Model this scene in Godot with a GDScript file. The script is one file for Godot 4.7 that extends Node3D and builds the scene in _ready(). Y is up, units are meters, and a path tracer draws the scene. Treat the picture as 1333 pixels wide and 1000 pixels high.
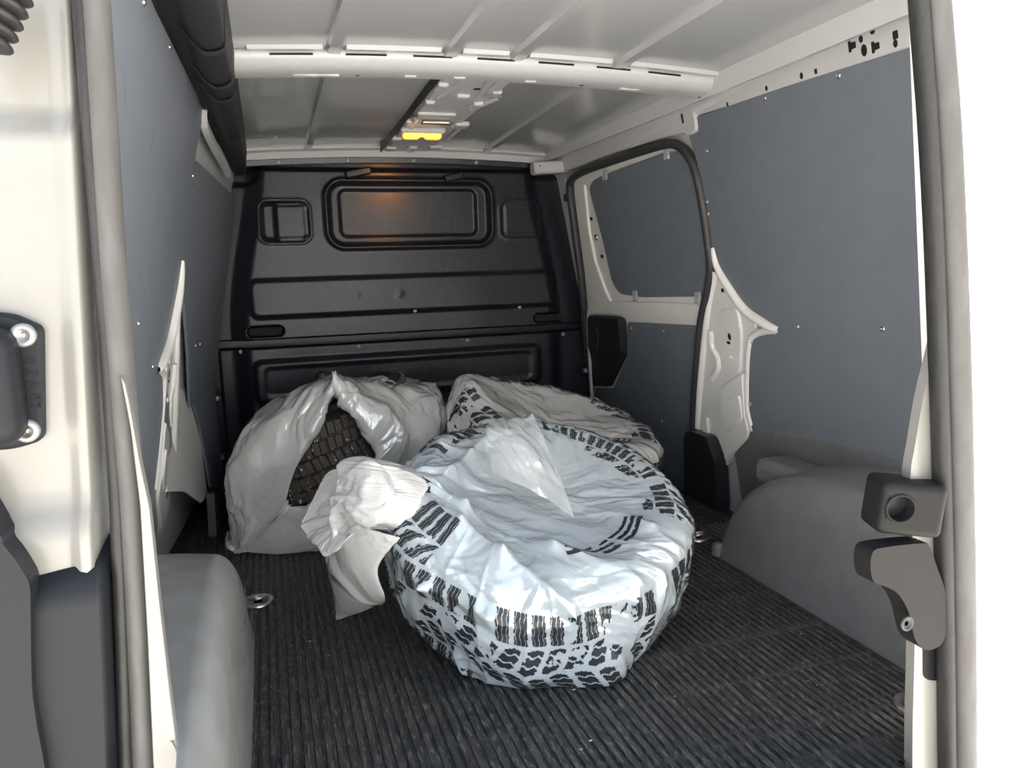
extends Node3D

# Cargo bay of a small van seen through its open rear doors. x right, y up (load floor is y = 0), z towards the rear doors; metres.
const MID := 0.54        # centre line of the bay
const BACK := -3.0       # bulkhead
var M := {}
var used := {}
var n_big := FastNoiseLite.new()
var n_mid := FastNoiseLite.new()
var n_cell := FastNoiseLite.new()
var n_fine := FastNoiseLite.new()
var rng := RandomNumberGenerator.new()


func _ready() -> void:
	rng.seed = 7
	# ---- camera, sky, exposure
	var cam := Camera3D.new()
	cam.name = "camera"
	cam.transform = Transform3D(Basis(Vector3(0.95093, -0.03245, 0.30769), Vector3(0.07554, 0.98874, -0.12920), Vector3(-0.30003, 0.14610, 0.94268)), Vector3(0, 0.82, 0))
	cam.fov = 53.826
	cam.near = 0.05
	add_child(cam)
	cam.current = true
	var sky_mat := ProceduralSkyMaterial.new()
	sky_mat.sky_top_color = Color(0.52, 0.58, 0.66)
	sky_mat.sky_horizon_color = Color(1.0, 0.99, 0.97)
	sky_mat.sky_curve = 0.2
	sky_mat.ground_bottom_color = Color(0.55, 0.54, 0.52)
	sky_mat.ground_horizon_color = Color(0.8, 0.8, 0.8)
	sky_mat.sky_energy_multiplier = 1.0
	sky_mat.sun_angle_max = 1.0
	var sky := Sky.new()
	sky.sky_material = sky_mat
	var env := Environment.new()
	env.background_mode = Environment.BG_SKY
	env.sky = sky
	env.tonemap_mode = Environment.TONE_MAPPER_LINEAR
	env.tonemap_exposure = 5.2
	env.sdfgi_enabled = true
	env.ssao_enabled = true
	env.ssil_enabled = true
	var we := WorldEnvironment.new()
	we.name = "world"
	we.environment = env
	add_child(we)
	var sun := DirectionalLight3D.new()      # high sun from the sliding door side: it lights the ground behind and only grazes the rear faces
	sun.name = "sun"
	sun.light_color = Color(1.0, 0.96, 0.9)
	sun.light_energy = 4.0
	sun.light_angular_distance = 10.0
	sun.shadow_enabled = true
	add_child(sun)
	sun.look_at_from_position(Vector3.ZERO, Vector3(-0.6, -0.78, 0.22), Vector3.UP)

	noises()
	materials()
	# ---- structure
	build_ground_and_shell()
	build_floor()
	build_ceiling()
	build_bulkhead()
	build_side_walls()
	build_sliding_door()
	build_rear_frame()
	# ---- things
	build_lining_panels()
	build_arch_covers()
	build_small_fittings()
	build_rear_hardware()
	build_lamp()
	build_tyres_and_bags()


# ------------------------------------------------------------------ helpers
func noises() -> void:
	for a in [[n_big, 5.0, 11], [n_mid, 16.0, 23], [n_cell, 11.0, 31], [n_fine, 34.0, 47]]:
		a[0].frequency = a[1]
		a[0].seed = a[2]
		a[0].noise_type = FastNoiseLite.TYPE_SIMPLEX_SMOOTH
		a[0].fractal_type = FastNoiseLite.FRACTAL_NONE
	n_cell.noise_type = FastNoiseLite.TYPE_CELLULAR
	n_cell.cellular_return_type = FastNoiseLite.RETURN_DISTANCE2_SUB
	n_cell.cellular_jitter = 1.0


func lin(r: float, g: float, b: float) -> Color:
	return Color(r, g, b).linear_to_srgb()


func mat(key: String, c: Color, rough: float, metal := 0.0) -> StandardMaterial3D:
	var m := StandardMaterial3D.new()
	m.resource_name = key
	m.albedo_color = c
	m.roughness = rough
	m.metallic = metal
	M[key] = m
	return m


func noise_tex(freq: float, seed_: int, a: Color, b: Color, lo := 0.3, hi := 0.7, size := 512, octaves := 4) -> NoiseTexture2D:
	var t := NoiseTexture2D.new()
	t.width = size
	t.height = size
	t.seamless = true
	var n := FastNoiseLite.new()
	n.seed = seed_
	n.frequency = freq
	n.fractal_octaves = octaves
	t.noise = n
	var g := Gradient.new()
	g.offsets = PackedFloat32Array([lo, hi])
	g.colors = PackedColorArray([a, b])
	t.color_ramp = g
	return t


func tri_tex(m: StandardMaterial3D, t: Texture2D, s: Vector3) -> void:
	m.albedo_texture = t
	m.uv1_triplanar = true
	m.uv1_world_triplanar = true
	m.uv1_scale = s


func materials() -> void:
	var m := mat("white_paint", lin(0.76, 0.75, 0.725), 0.3)
	m.clearcoat_enabled = true
	m.clearcoat = 0.5
	m.clearcoat_roughness = 0.12
	tri_tex(m, noise_tex(0.012, 3, Color(0.985, 0.98, 0.97), Color(1, 1, 1)), Vector3(1.3, 1.3, 1.3))
	m = mat("dimmed_white_paint", lin(0.2, 0.192, 0.174), 0.35)  # the body's white paint, darkened in colour to offset strong outdoor light
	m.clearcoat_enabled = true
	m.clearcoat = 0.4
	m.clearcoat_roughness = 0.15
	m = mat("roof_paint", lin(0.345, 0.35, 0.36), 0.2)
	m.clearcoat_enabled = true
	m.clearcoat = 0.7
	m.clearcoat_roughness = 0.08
	m = mat("rail_paint", lin(0.46, 0.465, 0.47), 0.3)
	m = mat("grey_lining", lin(0.145, 0.162, 0.19), 0.42)
	tri_tex(m, noise_tex(0.02, 5, Color(0.975, 0.975, 0.975), Color(1, 1, 1)), Vector3(1.1, 1.1, 1.1))
	m.heightmap_enabled = true
	m.heightmap_texture = noise_tex(0.2, 9, Color.BLACK, Color.WHITE, 0.2, 0.8, 512, 2)
	m.heightmap_scale = 0.02
	m = mat("grey_plastic", lin(0.15, 0.152, 0.155), 0.38)
	tri_tex(m, noise_tex(0.015, 6, Color(0.96, 0.955, 0.95), Color(1, 1, 1)), Vector3(1.5, 1.5, 1.5))
	m.heightmap_enabled = true
	m.heightmap_texture = noise_tex(0.25, 19, Color.BLACK, Color.WHITE, 0.2, 0.8, 512, 2)
	m.heightmap_scale = 0.02
	m = mat("daylit_grey_plastic", lin(0.24, 0.238, 0.23), 0.36)  # grey arch plastic made lighter: daylight on one cover put into its colour
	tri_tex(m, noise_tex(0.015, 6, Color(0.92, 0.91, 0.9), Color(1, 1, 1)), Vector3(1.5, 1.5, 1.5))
	m = mat("latch_plastic", lin(0.016, 0.0155, 0.015), 0.5)
	m.metallic_specular = 0.25
	m = mat("black_plastic", lin(0.018, 0.019, 0.022), 0.42)
	m = mat("black_steel", lin(0.014, 0.017, 0.024), 0.34)
	m.metallic_specular = 0.4
	m.clearcoat_enabled = true
	m.clearcoat = 0.12
	m.clearcoat_roughness = 0.2
	tri_tex(m, noise_tex(0.03, 8, Color(0.8, 0.8, 0.8), Color(1, 1, 1)), Vector3(2, 2, 2))
	m = mat("bumper_plastic", lin(0.014, 0.015, 0.018), 0.5)
	m.metallic_specular = 0.3
	m = mat("duct_foam", lin(0.012, 0.013, 0.016), 0.6)
	m = mat("hole_black", lin(0.004, 0.004, 0.005), 0.8)
	m = mat("black_rubber", lin(0.03, 0.03, 0.033), 0.5)
	m = mat("grey_rubber", lin(0.085, 0.082, 0.079), 0.65)
	tri_tex(m, noise_tex(0.02, 12, Color(0.9, 0.89, 0.87), Color(1, 1, 1)), Vector3(3, 0.8, 3))
	m = mat("dark_rubber", lin(0.018, 0.0175, 0.017), 0.6)
	tri_tex(m, noise_tex(0.02, 14, Color(0.8, 0.8, 0.8), Color(1, 1, 1)), Vector3(8, 1.5, 8))
	m = mat("bare_steel", lin(0.55, 0.53, 0.5), 0.28, 1.0)
	m = mat("dull_bolt", lin(0.33, 0.33, 0.32), 0.4, 0.6)
	m = mat("mat_rubber", lin(0.052, 0.051, 0.049), 0.55)
	tri_tex(m, noise_tex(0.02, 15, Color(0.62, 0.62, 0.63), Color(1.0, 0.98, 0.95), 0.3, 0.75, 1024, 5), Vector3(2.2, 2.2, 0.5))
	m.detail_enabled = true
	m.detail_albedo = noise_tex(0.06, 77, Color(1, 1, 1, 0.0), Color(0.42, 0.38, 0.32, 0.4), 0.62, 0.95, 1024, 5)
	m.detail_blend_mode = BaseMaterial3D.BLEND_MODE_MIX
	m = mat("grit", lin(0.5, 0.47, 0.42), 0.8)
	m = mat("tyre_rubber", lin(0.022, 0.02, 0.019), 0.62)
	m = mat("tread_rubber", lin(0.12, 0.1, 0.082), 0.7)
	tri_tex(m, noise_tex(0.05, 17, Color(0.6, 0.58, 0.55), Color(1, 1, 1)), Vector3(6, 6, 6))
	m = mat("asphalt", lin(0.55, 0.55, 0.545), 0.85)
	tri_tex(m, noise_tex(0.08, 18, Color(0.75, 0.75, 0.75), Color(1, 1, 1)), Vector3(0.7, 0.7, 0.7))
	m = mat("lamp_lens", Color(1.0, 0.82, 0.45), 0.3)
	m.emission_enabled = true
	m.emission = Color(1.0, 0.66, 0.2)
	m.emission_energy_multiplier = 0.4
	m = mat("clear_clip", Color(0.75, 0.77, 0.78), 0.3)
	m.transparency = BaseMaterial3D.TRANSPARENCY_ALPHA
	m.albedo_color.a = 0.55
	film("film", Color(0.95, 0.95, 0.94, 0.78))
	film("film_fold", Color(0.92, 0.93, 0.93, 0.3))
	film("film_white", Color(0.96, 0.955, 0.94, 0.82))
	film("film_blue", Color(0.83, 0.87, 0.89, 0.72))
	m = mat("track_ink", Color(1, 1, 1), 0.35)
	m.albedo_texture = print_texture(0)
	m.transparency = BaseMaterial3D.TRANSPARENCY_ALPHA_SCISSOR
	m.alpha_scissor_threshold = 0.5
	m.cull_mode = BaseMaterial3D.CULL_DISABLED


func crease_texture() -> NoiseTexture2D:      # fine straight creases between flat cells
	var tx := noise_tex(0.018, 41, Color.BLACK, Color.WHITE, 0.0, 0.55, 512, 1)
	var n := tx.noise as FastNoiseLite
	n.noise_type = FastNoiseLite.TYPE_CELLULAR
	n.cellular_return_type = FastNoiseLite.RETURN_DISTANCE2_SUB
	n.fractal_type = FastNoiseLite.FRACTAL_FBM
	n.fractal_octaves = 2
	return tx


func film(key: String, c: Color) -> void:
	var m := mat(key, c, 0.13, 0.16)
	m.clearcoat_enabled = true
	m.clearcoat = 1.0
	m.clearcoat_roughness = 0.06
	m.transparency = BaseMaterial3D.TRANSPARENCY_ALPHA
	m.cull_mode = BaseMaterial3D.CULL_DISABLED
	m.metallic_specular = 0.7
	m.backlight_enabled = true
	m.backlight = Color(0.4, 0.4, 0.4)
	m.uv1_triplanar = true
	m.uv1_scale = Vector3(3.2, 3.2, 3.2)
	if not M.has("crease_tex"):
		M["crease_tex"] = crease_texture()
	m.heightmap_enabled = true
	m.heightmap_texture = M["crease_tex"]
	m.heightmap_scale = 0.1


func group_root(called: String, label: String, category: String, at := Vector3.ZERO, group := "") -> Node3D:
	var o := Node3D.new()
	o.name = numbered(called)
	add_child(o)
	o.position = at
	tag(o, label, category, group)
	return o


func numbered(called: String) -> String:
	if not used.has(called):
		used[called] = 0
		return called
	used[called] += 1
	return "%s_%03d" % [called, used[called]]


func tag(o: Node, label: String, category: String, group := "") -> void:
	o.set_meta("label", label)
	o.set_meta("category", category)
	if group:
		o.set_meta("group", group)


func obj(called: String, mesh: Mesh, material: Material, parent: Node = null, xf := Transform3D()) -> MeshInstance3D:
	var o := MeshInstance3D.new()
	o.mesh = mesh
	o.material_override = material
	o.transform = xf
	if parent == null:
		o.name = numbered(called)
		add_child(o)
	else:
		o.name = called
		if parent is Node3D:
			o.transform = Transform3D(Basis(), -origin_of(parent)) * xf
		parent.add_child(o, true)
	return o


func origin_of(n: Node) -> Vector3:
	var v := Vector3.ZERO
	while n is Node3D and n != self:
		v += (n as Node3D).position
		n = n.get_parent()
	return v


func struct(called: String, mesh: Mesh, material: Material, label: String, category: String) -> MeshInstance3D:
	var o := obj(called, mesh, material)
	o.set_meta("kind", "structure")
	tag(o, label, category)
	return o


func pts(a: Array) -> PackedVector2Array:
	var r := PackedVector2Array()
	for i in range(0, a.size(), 2):
		r.append(Vector2(a[i], a[i + 1]))
	return r


func ccw(p: PackedVector2Array) -> PackedVector2Array:
	var s := 0.0
	for i in p.size():
		var q := p[(i + 1) % p.size()]
		s += p[i].x * q.y - q.x * p[i].y
	if s < 0:
		p.reverse()
	return p


func rp(a: Array, r: float, n := 4) -> PackedVector2Array:      # polygon with rounded corners
	var p := ccw(pts(a))
	var out := PackedVector2Array()
	for i in p.size():
		var c := p[i]
		var u := p[(i + p.size() - 1) % p.size()] - c
		var v := p[(i + 1) % p.size()] - c
		var k: float = minf(r, 0.45 * minf(u.length(), v.length()))
		var s := c + u.normalized() * k
		var e := c + v.normalized() * k
		for j in n + 1:
			var t := float(j) / n
			out.append(s.lerp(c, t).lerp(c.lerp(e, t), t))
	return out


func crv(a: Array, n := 5, closed := true) -> PackedVector2Array:      # Catmull-Rom through the points
	var p := pts(a)
	var out := PackedVector2Array()
	var last := p.size() if closed else p.size() - 1
	for i in last:
		var m := p.size()
		var p0 := p[(i + m - 1) % m] if closed else p[maxi(i - 1, 0)]
		var p3 := p[(i + 2) % m] if closed else p[mini(i + 2, m - 1)]
		for j in n:
			out.append(p[i].cubic_interpolate(p[(i + 1) % m], p0, p3, float(j) / n))
	if not closed:
		out.append(p[p.size() - 1])
	return ccw(out) if closed else out


func st_new() -> SurfaceTool:
	var st := SurfaceTool.new()
	st.begin(Mesh.PRIMITIVE_TRIANGLES)
	st.set_smooth_group(-1)
	return st


func tri(st: SurfaceTool, a: Vector3, b: Vector3, c: Vector3, out: Vector3) -> void:
	if (b - a).cross(c - a).dot(out) > 0:
		st.add_vertex(a)
		st.add_vertex(c)
		st.add_vertex(b)
	else:
		st.add_vertex(a)
		st.add_vertex(b)
		st.add_vertex(c)


func quad(st: SurfaceTool, a: Vector3, b: Vector3, c: Vector3, d: Vector3, out: Vector3) -> void:
	tri(st, a, b, c, out)
	tri(st, a, c, d, out)


func done(st: SurfaceTool) -> ArrayMesh:
	st.generate_normals()
	return st.commit()


func slab_into(st: SurfaceTool, p: PackedVector2Array, mapf: Callable, lo: float, hi: float, bev := 0.002) -> void:
	p = ccw(p)
	var n := p.size()
	var ins := PackedVector2Array()
	for i in n:
		var u := (p[i] - p[(i + n - 1) % n]).normalized()
		var v := (p[(i + 1) % n] - p[i]).normalized()
		var m := u.orthogonal() + v.orthogonal()
		m = m / maxf(m.length_squared() * 0.5, 0.35)
		ins.append(p[i] - m * bev)
	var idx := Geometry2D.triangulate_polygon(ins)
	if idx.is_empty():
		ins = p.duplicate()
		idx = Geometry2D.triangulate_polygon(ins)
	for k in range(0, idx.size(), 3):
		var a: Vector3 = mapf.call(ins[idx[k]], hi)
		var b: Vector3 = mapf.call(ins[idx[k + 1]], hi)
		var c: Vector3 = mapf.call(ins[idx[k + 2]], hi)
		var o: Vector3 = a - mapf.call(ins[idx[k]], lo)
		tri(st, a, b, c, o)
		tri(st, mapf.call(p[idx[k]], lo), mapf.call(p[idx[k + 1]], lo), mapf.call(p[idx[k + 2]], lo), -o)
	for i in n:
		var j := (i + 1) % n
		var e := (p[j] - p[i]).orthogonal() * 1.0
		var o3: Vector3 = mapf.call(p[i] + e.normalized() * 0.01, lo) - mapf.call(p[i], lo)
		var up: Vector3 = mapf.call(p[i], hi) - mapf.call(p[i], lo)
		quad(st, mapf.call(p[i], lo), mapf.call(p[j], lo), mapf.call(p[j], hi - bev), mapf.call(p[i], hi - bev), o3)
		quad(st, mapf.call(p[i], hi - bev), mapf.call(p[j], hi - bev), mapf.call(ins[j], hi), mapf.call(ins[i], hi), o3 + up)


func slab(p: PackedVector2Array, mapf: Callable, lo: float, hi: float, bev := 0.002) -> ArrayMesh:
	var st := st_new()
	slab_into(st, p, mapf, lo, hi, bev)
	return done(st)


func grid(P: PackedVector3Array, nu: int, nv: int, flip := false, wrap := false, us := 1.0, vs := 1.0) -> ArrayMesh:
	var N := PackedVector3Array()
	var UV := PackedVector2Array()
	N.resize(P.size())
	UV.resize(P.size())
	for j in nv:
		for i in nu:
			var k := j * nu + i
			var l := (nu - 2 if wrap else 0) if i == 0 else i - 1
			var r := (1 if wrap else nu - 1) if i == nu - 1 else i + 1
			var du := P[j * nu + r] - P[j * nu + l]
			var dv := P[mini(j + 1, nv - 1) * nu + i] - P[maxi(j - 1, 0) * nu + i]
			var c := du.cross(dv)
			c = c.normalized() if c.length_squared() > 1e-16 else Vector3.UP
			N[k] = -c if flip else c
			UV[k] = Vector2(us * i / (nu - 1), vs * j / (nv - 1))
	var I := PackedInt32Array()
	I.resize((nu - 1) * (nv - 1) * 6)
	var w := 0
	for j in nv - 1:
		for i in nu - 1:
			var a := j * nu + i
			var b := a + 1
			var c := a + nu + 1
			var d := a + nu
			var o := [a, b, c, a, c, d] if flip else [a, c, b, a, d, c]
			for x in o:
				I[w] = x
				w += 1
	var arr := []
	arr.resize(Mesh.ARRAY_MAX)
	arr[Mesh.ARRAY_VERTEX] = P
	arr[Mesh.ARRAY_NORMAL] = N
	arr[Mesh.ARRAY_TEX_UV] = UV
	arr[Mesh.ARRAY_INDEX] = I
	var m := ArrayMesh.new()
	m.add_surface_from_arrays(Mesh.PRIMITIVE_TRIANGLES, arr)
	return m


func sweep(path: PackedVector3Array, prof: PackedVector2Array, up: Vector3, closed := false, hard := false, taper = null) -> ArrayMesh:
	var n := path.size()
	var m := prof.size()
	var nv := n + (1 if closed else 0)
	var P := PackedVector3Array()
	var ctr := PackedVector3Array()
	for jj in nv:
		var j := jj % n
		var t: Vector3
		if closed:
			t = path[(j + 1) % n] - path[(j + n - 1) % n]
		else:
			t = path[mini(j + 1, n - 1)] - path[maxi(j - 1, 0)]
		t = t.normalized()
		var side := t.cross(up).normalized()
		var u2 := side.cross(t)
		var k: float = taper.call(float(jj) / (nv - 1)) if taper != null else 1.0
		ctr.append(path[j])
		for i in m + 1:
			var q := prof[i % m] * k
			P.append(path[j] + side * q.x + u2 * q.y)
	if not hard:
		var st2 := SurfaceTool.new()
		st2.begin(Mesh.PRIMITIVE_TRIANGLES)
		st2.append_from(grid(P, m + 1, nv, false, true), 0, Transform3D())
		if not closed:
			var st := st_new()
			for e in [0, nv - 1]:
				var o: Vector3 = ctr[e] - ctr[1 if e == 0 else nv - 2]
				for i in m:
					tri(st, ctr[e], P[e * (m + 1) + i], P[e * (m + 1) + i + 1], o)
			st2.append_from(done(st), 0, Transform3D())
		return st2.commit()
	var sh := st_new()
	for j in nv - 1:
		for i in m:
			var a := j * (m + 1) + i
			var b := a + m + 1
			var mid2 := (prof[i] + prof[(i + 1) % m]) * 0.5
			var cen := Vector2.ZERO
			for q in prof:
				cen += q / m
			var c3 := (P[a] + P[a + 1] + P[b] + P[b + 1]) * 0.25
			var e2 := prof[(i + 1) % m] - prof[i]
			var out2 := e2.orthogonal()
			if out2.dot(mid2 - cen) < 0 and m < 9:
				out2 = -out2
			var t := (ctr[j + 1] - ctr[j]).normalized()
			var side := t.cross(up).normalized()
			quad(sh, P[a], P[a + 1], P[b + 1], P[b], side * out2.x + side.cross(t) * out2.y)
	if not closed:
		var ix := Geometry2D.triangulate_polygon(prof)
		for e in [0, nv - 1]:
			var o: Vector3 = ctr[e] - ctr[1 if e == 0 else nv - 2]
			for k in range(0, ix.size(), 3):
				tri(sh, P[e * (m + 1) + ix[k]], P[e * (m + 1) + ix[k + 1]], P[e * (m + 1) + ix[k + 2]], o)
	return done(sh)


func ring(rx: float, ry: float, n := 12) -> PackedVector2Array:
	var p := PackedVector2Array()
	for i in n:
		p.append(Vector2(rx * cos(TAU * i / n), ry * sin(TAU * i / n)))
	return p


func lathe(prof: Array, n := 20) -> ArrayMesh:      # [r, h, r, h ...] round the y axis
	var p := pts(prof)
	var P := PackedVector3Array()
	for q in p:
		for i in n + 1:
			var a := TAU * i / n
			P.append(Vector3(q.x * cos(a), q.y, -q.x * sin(a)))
	return grid(P, n + 1, p.size(), false, true)


func rbox_into(st: SurfaceTool, c: Vector3, size: Vector3, r: float, b := Basis()) -> void:
	var h := size * 0.5
	r = minf(r, minf(h.x, minf(h.y, h.z)) * 0.99)
	for ax in 3:
		for s in [-1.0, 1.0]:
			var u := (ax + 1) % 3
			var v := (ax + 2) % 3
			var lu := []
			var lv := []
			for k in 4:
				lu.append(-h[u] + r * k / 3.0)
				lv.append(-h[v] + r * k / 3.0)
			for k in 4:
				lu.append(h[u] - r + r * k / 3.0)
				lv.append(h[v] - r + r * k / 3.0)
			var V := []
			var Nn := []
			for y in lv:
				for x in lu:
					var p := Vector3.ZERO
					p[ax] = h[ax] * s
					p[u] = x
					p[v] = y
					var q := p.clamp(-h + Vector3.ONE * r, h - Vector3.ONE * r)
					var d := (p - q).normalized()
					V.append(c + b * (q + d * r))
					Nn.append(b * d)
			for j in 7:
				for i in 7:
					var o := [j * 8 + i, j * 8 + i + 1, j * 8 + i + 9, j * 8 + i, j * 8 + i + 9, j * 8 + i + 8]
					if s > 0:
						o = [o[0], o[2], o[1], o[3], o[5], o[4]]
					for k in o:
						st.set_normal(Nn[k])
						st.add_vertex(V[k])


func rbox(c: Vector3, size: Vector3, r: float, b := Basis()) -> ArrayMesh:
	var st := SurfaceTool.new()
	st.begin(Mesh.PRIMITIVE_TRIANGLES)
	rbox_into(st, c, size, r, b)
	return st.commit()


func facing(p: Vector3, n: Vector3, spin := 0.0) -> Transform3D:      # y axis along n
	n = n.normalized()
	var x := n.cross(Vector3(0.31, 0.2, 0.93)).normalized()
	return Transform3D(Basis(x, n, x.cross(n)).rotated(n, spin), p)


# ------------------------------------------------------------------ shape of the bay
func wall_x(s: int, y: float, z: float, off := 0.0) -> float:      # s = 1 sliding door side, -1 other side; off = distance inwards
	var narrow := clampf((-2.05 - z) / 0.95, 0.0, 1.0) * (0.03 if s > 0 else 0.065)
	return MID + s * (1.385 - 0.19 * (y - 0.3) - MID - narrow - off)


func on_right(q: Vector2, off: float) -> Vector3:      # q = (z, y)
	return Vector3(wall_x(1, q.y, q.x, off), q.y, q.x)


func on_left(q: Vector2, off: float) -> Vector3:
	return Vector3(wall_x(-1, q.y, q.x, off), q.y, q.x)


func roof_y(x: float, z: float) -> float:
	var t := (x - MID) / 0.7
	return 1.322 - 0.028 * t * t - 0.02 * clampf((-1.9 - z) / 1.1, 0.0, 1.0)


func box_poly(x0: float, y0: float, x1: float, y1: float) -> Array:
	return [x0, y0, x1, y0, x1, y1, x0, y1]


func at_z(z: float, s := 1.0) -> Callable:      # map (x, y) and offset to a plane across the van
	return func(q: Vector2, o: float) -> Vector3: return Vector3(q.x, q.y, z + o * s)


func at_y(y: float, s := 1.0) -> Callable:
	return func(q: Vector2, o: float) -> Vector3: return Vector3(q.x, y + o * s, q.y)


func hole(parent: Node, mapf: Callable, q: Vector2, w: float, h: float, off: float, round_ := true) -> void:
	var p := PackedVector2Array()
	if round_:
		for v in ring(w * 0.5, h * 0.5, 14):
			p.append(q + v)
	else:
		p = rp(box_poly(q.x - w / 2, q.y - h / 2, q.x + w / 2, q.y + h / 2), minf(w, h) * 0.2, 2)
	obj("hole", slab(p, mapf, off - 0.004, off + 0.0006, 0.0002), M.hole_black, parent)


func screw(parent: Node, mapf: Callable, q: Vector2, off: float, r := 0.006, m: Material = null) -> void:
	var p: Vector3 = mapf.call(q, off)
	var n: Vector3 = mapf.call(q, off + 0.1) - p
	if not M.has("screw_mesh%d" % int(r * 10000)):
		M["screw_mesh%d" % int(r * 10000)] = lathe([r, -0.001, r, r * 0.15, r * 0.85, r * 0.42, r * 0.5, r * 0.58, r * 0.38, r * 0.5, r * 0.3, r * 0.3, 0, r * 0.3], 14)
	obj("screw", M["screw_mesh%d" % int(r * 10000)], m if m else M.bare_steel, parent, facing(p, n))


func build_ground_and_shell() -> void:
	var g := struct("ground", rbox(Vector3(0, -0.7, 4), Vector3(24, 0.2, 24), 0.01), M.asphalt, "pale concrete ground behind the open van", "ground")
	g.name = "ground"
	# outer skin that keeps daylight out everywhere but at the rear opening
	var st := st_new()
	slab_into(st, pts([-0.6, -3.2, 1.7, -3.2, 1.7, -0.93, -0.6, -0.93]), at_y(1.36), 0, 0.03, 0.004)
	slab_into(st, pts([-0.6, -3.2, 1.7, -3.2, 1.7, -0.99, 0.93, -0.99, 0.93, -0.78, -0.125, -0.78, -0.125, -0.99, -0.6, -0.99]), at_y(-0.06), 0, 0.04, 0.004)
	slab_into(st, pts([-0.6, -0.06, 1.7, -0.06, 1.7, 1.39, -0.6, 1.39]), at_z(-3.18), 0, 0.03, 0.004)
	slab_into(st, pts([-0.24, 1.31, 1.28, 1.31, 1.28, 1.4, -0.24, 1.4]), at_z(-0.98), 0, 0.04, 0.01)
	slab_into(st, pts([-0.6, -0.06, -0.6, 1.39, -0.57, 1.39, -0.57, -0.06]), at_z(-3.18), 0, 2.2, 0.004)
	slab_into(st, pts([1.67, -0.06, 1.67, 1.39, 1.7, 1.39, 1.7, -0.06]), at_z(-3.18), 0, 2.1, 0.004)
	slab_into(st, pts([-0.125, -0.45, 0.93, -0.45, 0.93, -0.03, -0.125, -0.03]), at_z(-0.83), 0, 0.05, 0.01)
	struct("exterior_shell", done(st), M.white_paint, "white outer body of the van around the bay", "van body")


func build_floor() -> void:
	var st := st_new()
	slab_into(st, pts([-0.35, -3.12, 1.45, -3.12, 1.45, -0.905, 0.93, -0.905, 0.93, -0.78, -0.125, -0.78, -0.125, -0.985, -0.35, -0.985]), at_y(-0.03), 0, 0.024, 0.002)
	struct("floor", done(st), M.black_steel, "dark floor pan under the ribbed rubber mat", "floor")
	# ribbed rubber mat, one continuous sheet
	st = st_new()
	var pitch := 0.0185
	var x := -0.3
	var z0 := -3.0
	var z1 := -0.785
	var prof := PackedVector2Array()
	while x < 1.4:
		prof.append_array(PackedVector2Array([Vector2(x, 0.0), Vector2(x + 0.0055, 0.0), Vector2(x + 0.007, 0.005), Vector2(x + 0.017, 0.005)]))
		x += pitch
	for i in prof.size() - 1:
		var a := prof[i]
		var b := prof[i + 1]
		z1 = -0.785 if a.x > -0.12 and b.x < 0.93 else -0.897
		quad(st, Vector3(a.x, a.y, z0), Vector3(b.x, b.y, z0), Vector3(b.x, b.y, z1), Vector3(a.x, a.y, z1), Vector3((a.y - b.y), b.x - a.x, 0))
	z1 = -0.785
	quad(st, Vector3(-0.12, 0.004, z1), Vector3(0.93, 0.004, z1), Vector3(0.93, -0.006, z1), Vector3(-0.12, -0.006, z1), Vector3(0, 0, 1))
	var o := obj("rubber_mat", done(st), M.mat_rubber)
	tag(o, "black ribbed rubber mat covering the load floor, dusty", "floor mat")
	# scattered grit
	var mm := MultiMesh.new()
	mm.transform_format = MultiMesh.TRANSFORM_3D
	var gm := lathe([0, 0.5, 0.35, 0.35, 0.5, 0.0, 0.3, -0.3, 0, -0.35], 5)
	mm.mesh = gm
	var list := []
	for i in 260:
		var s := rng.randf_range(0.0012, 0.0034) * (1.6 if rng.randf() < 0.1 else 1.0)
		var b := Basis(Vector3.UP, rng.randf() * TAU).scaled(Vector3(s * rng.randf_range(0.6, 2.2), s * 0.6, s))
		list.append(Transform3D(b, Vector3(rng.randf_range(-0.06, 1.15), 0.0042, rng.randf_range(-2.5, -1.1))))
	mm.instance_count = list.size()
	for i in list.size():
		mm.set_instance_transform(i, list[i])
	var mi := MultiMeshInstance3D.new()
	mi.name = "grit"
	mi.multimesh = mm
	mi.material_override = M.grit
	add_child(mi)
	mi.set_meta("kind", "stuff")
	tag(mi, "pale grit and crumbs scattered over the black mat", "grit")


func roof_strip(x0: float, x1: float, za: float, zb: float, drop: float, edge := 0.006) -> ArrayMesh:
	var path := PackedVector3Array()
	for i in 13:
		var z := lerpf(za, zb, i / 12.0)
		path.append(Vector3((x0 + x1) / 2, roof_y((x0 + x1) / 2, z), z))
	var w := (x1 - x0) / 2
	return sweep(path, PackedVector2Array([Vector2(-w, 0.004), Vector2(-w + edge, -drop), Vector2(w - edge, -drop), Vector2(w, 0.004)]), Vector3.UP, false, true)


func cross_strip(z: float, prof: Array, x0: float, x1: float, hard := true) -> ArrayMesh:      # profile (toward +z, up)
	var path := PackedVector3Array()
	for i in 25:
		var x := lerpf(x0, x1, i / 24.0)
		path.append(Vector3(x, roof_y(x, z), z))
	var p := pts(prof)
	return sweep(path, p, Vector3.UP, false, hard)


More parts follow.
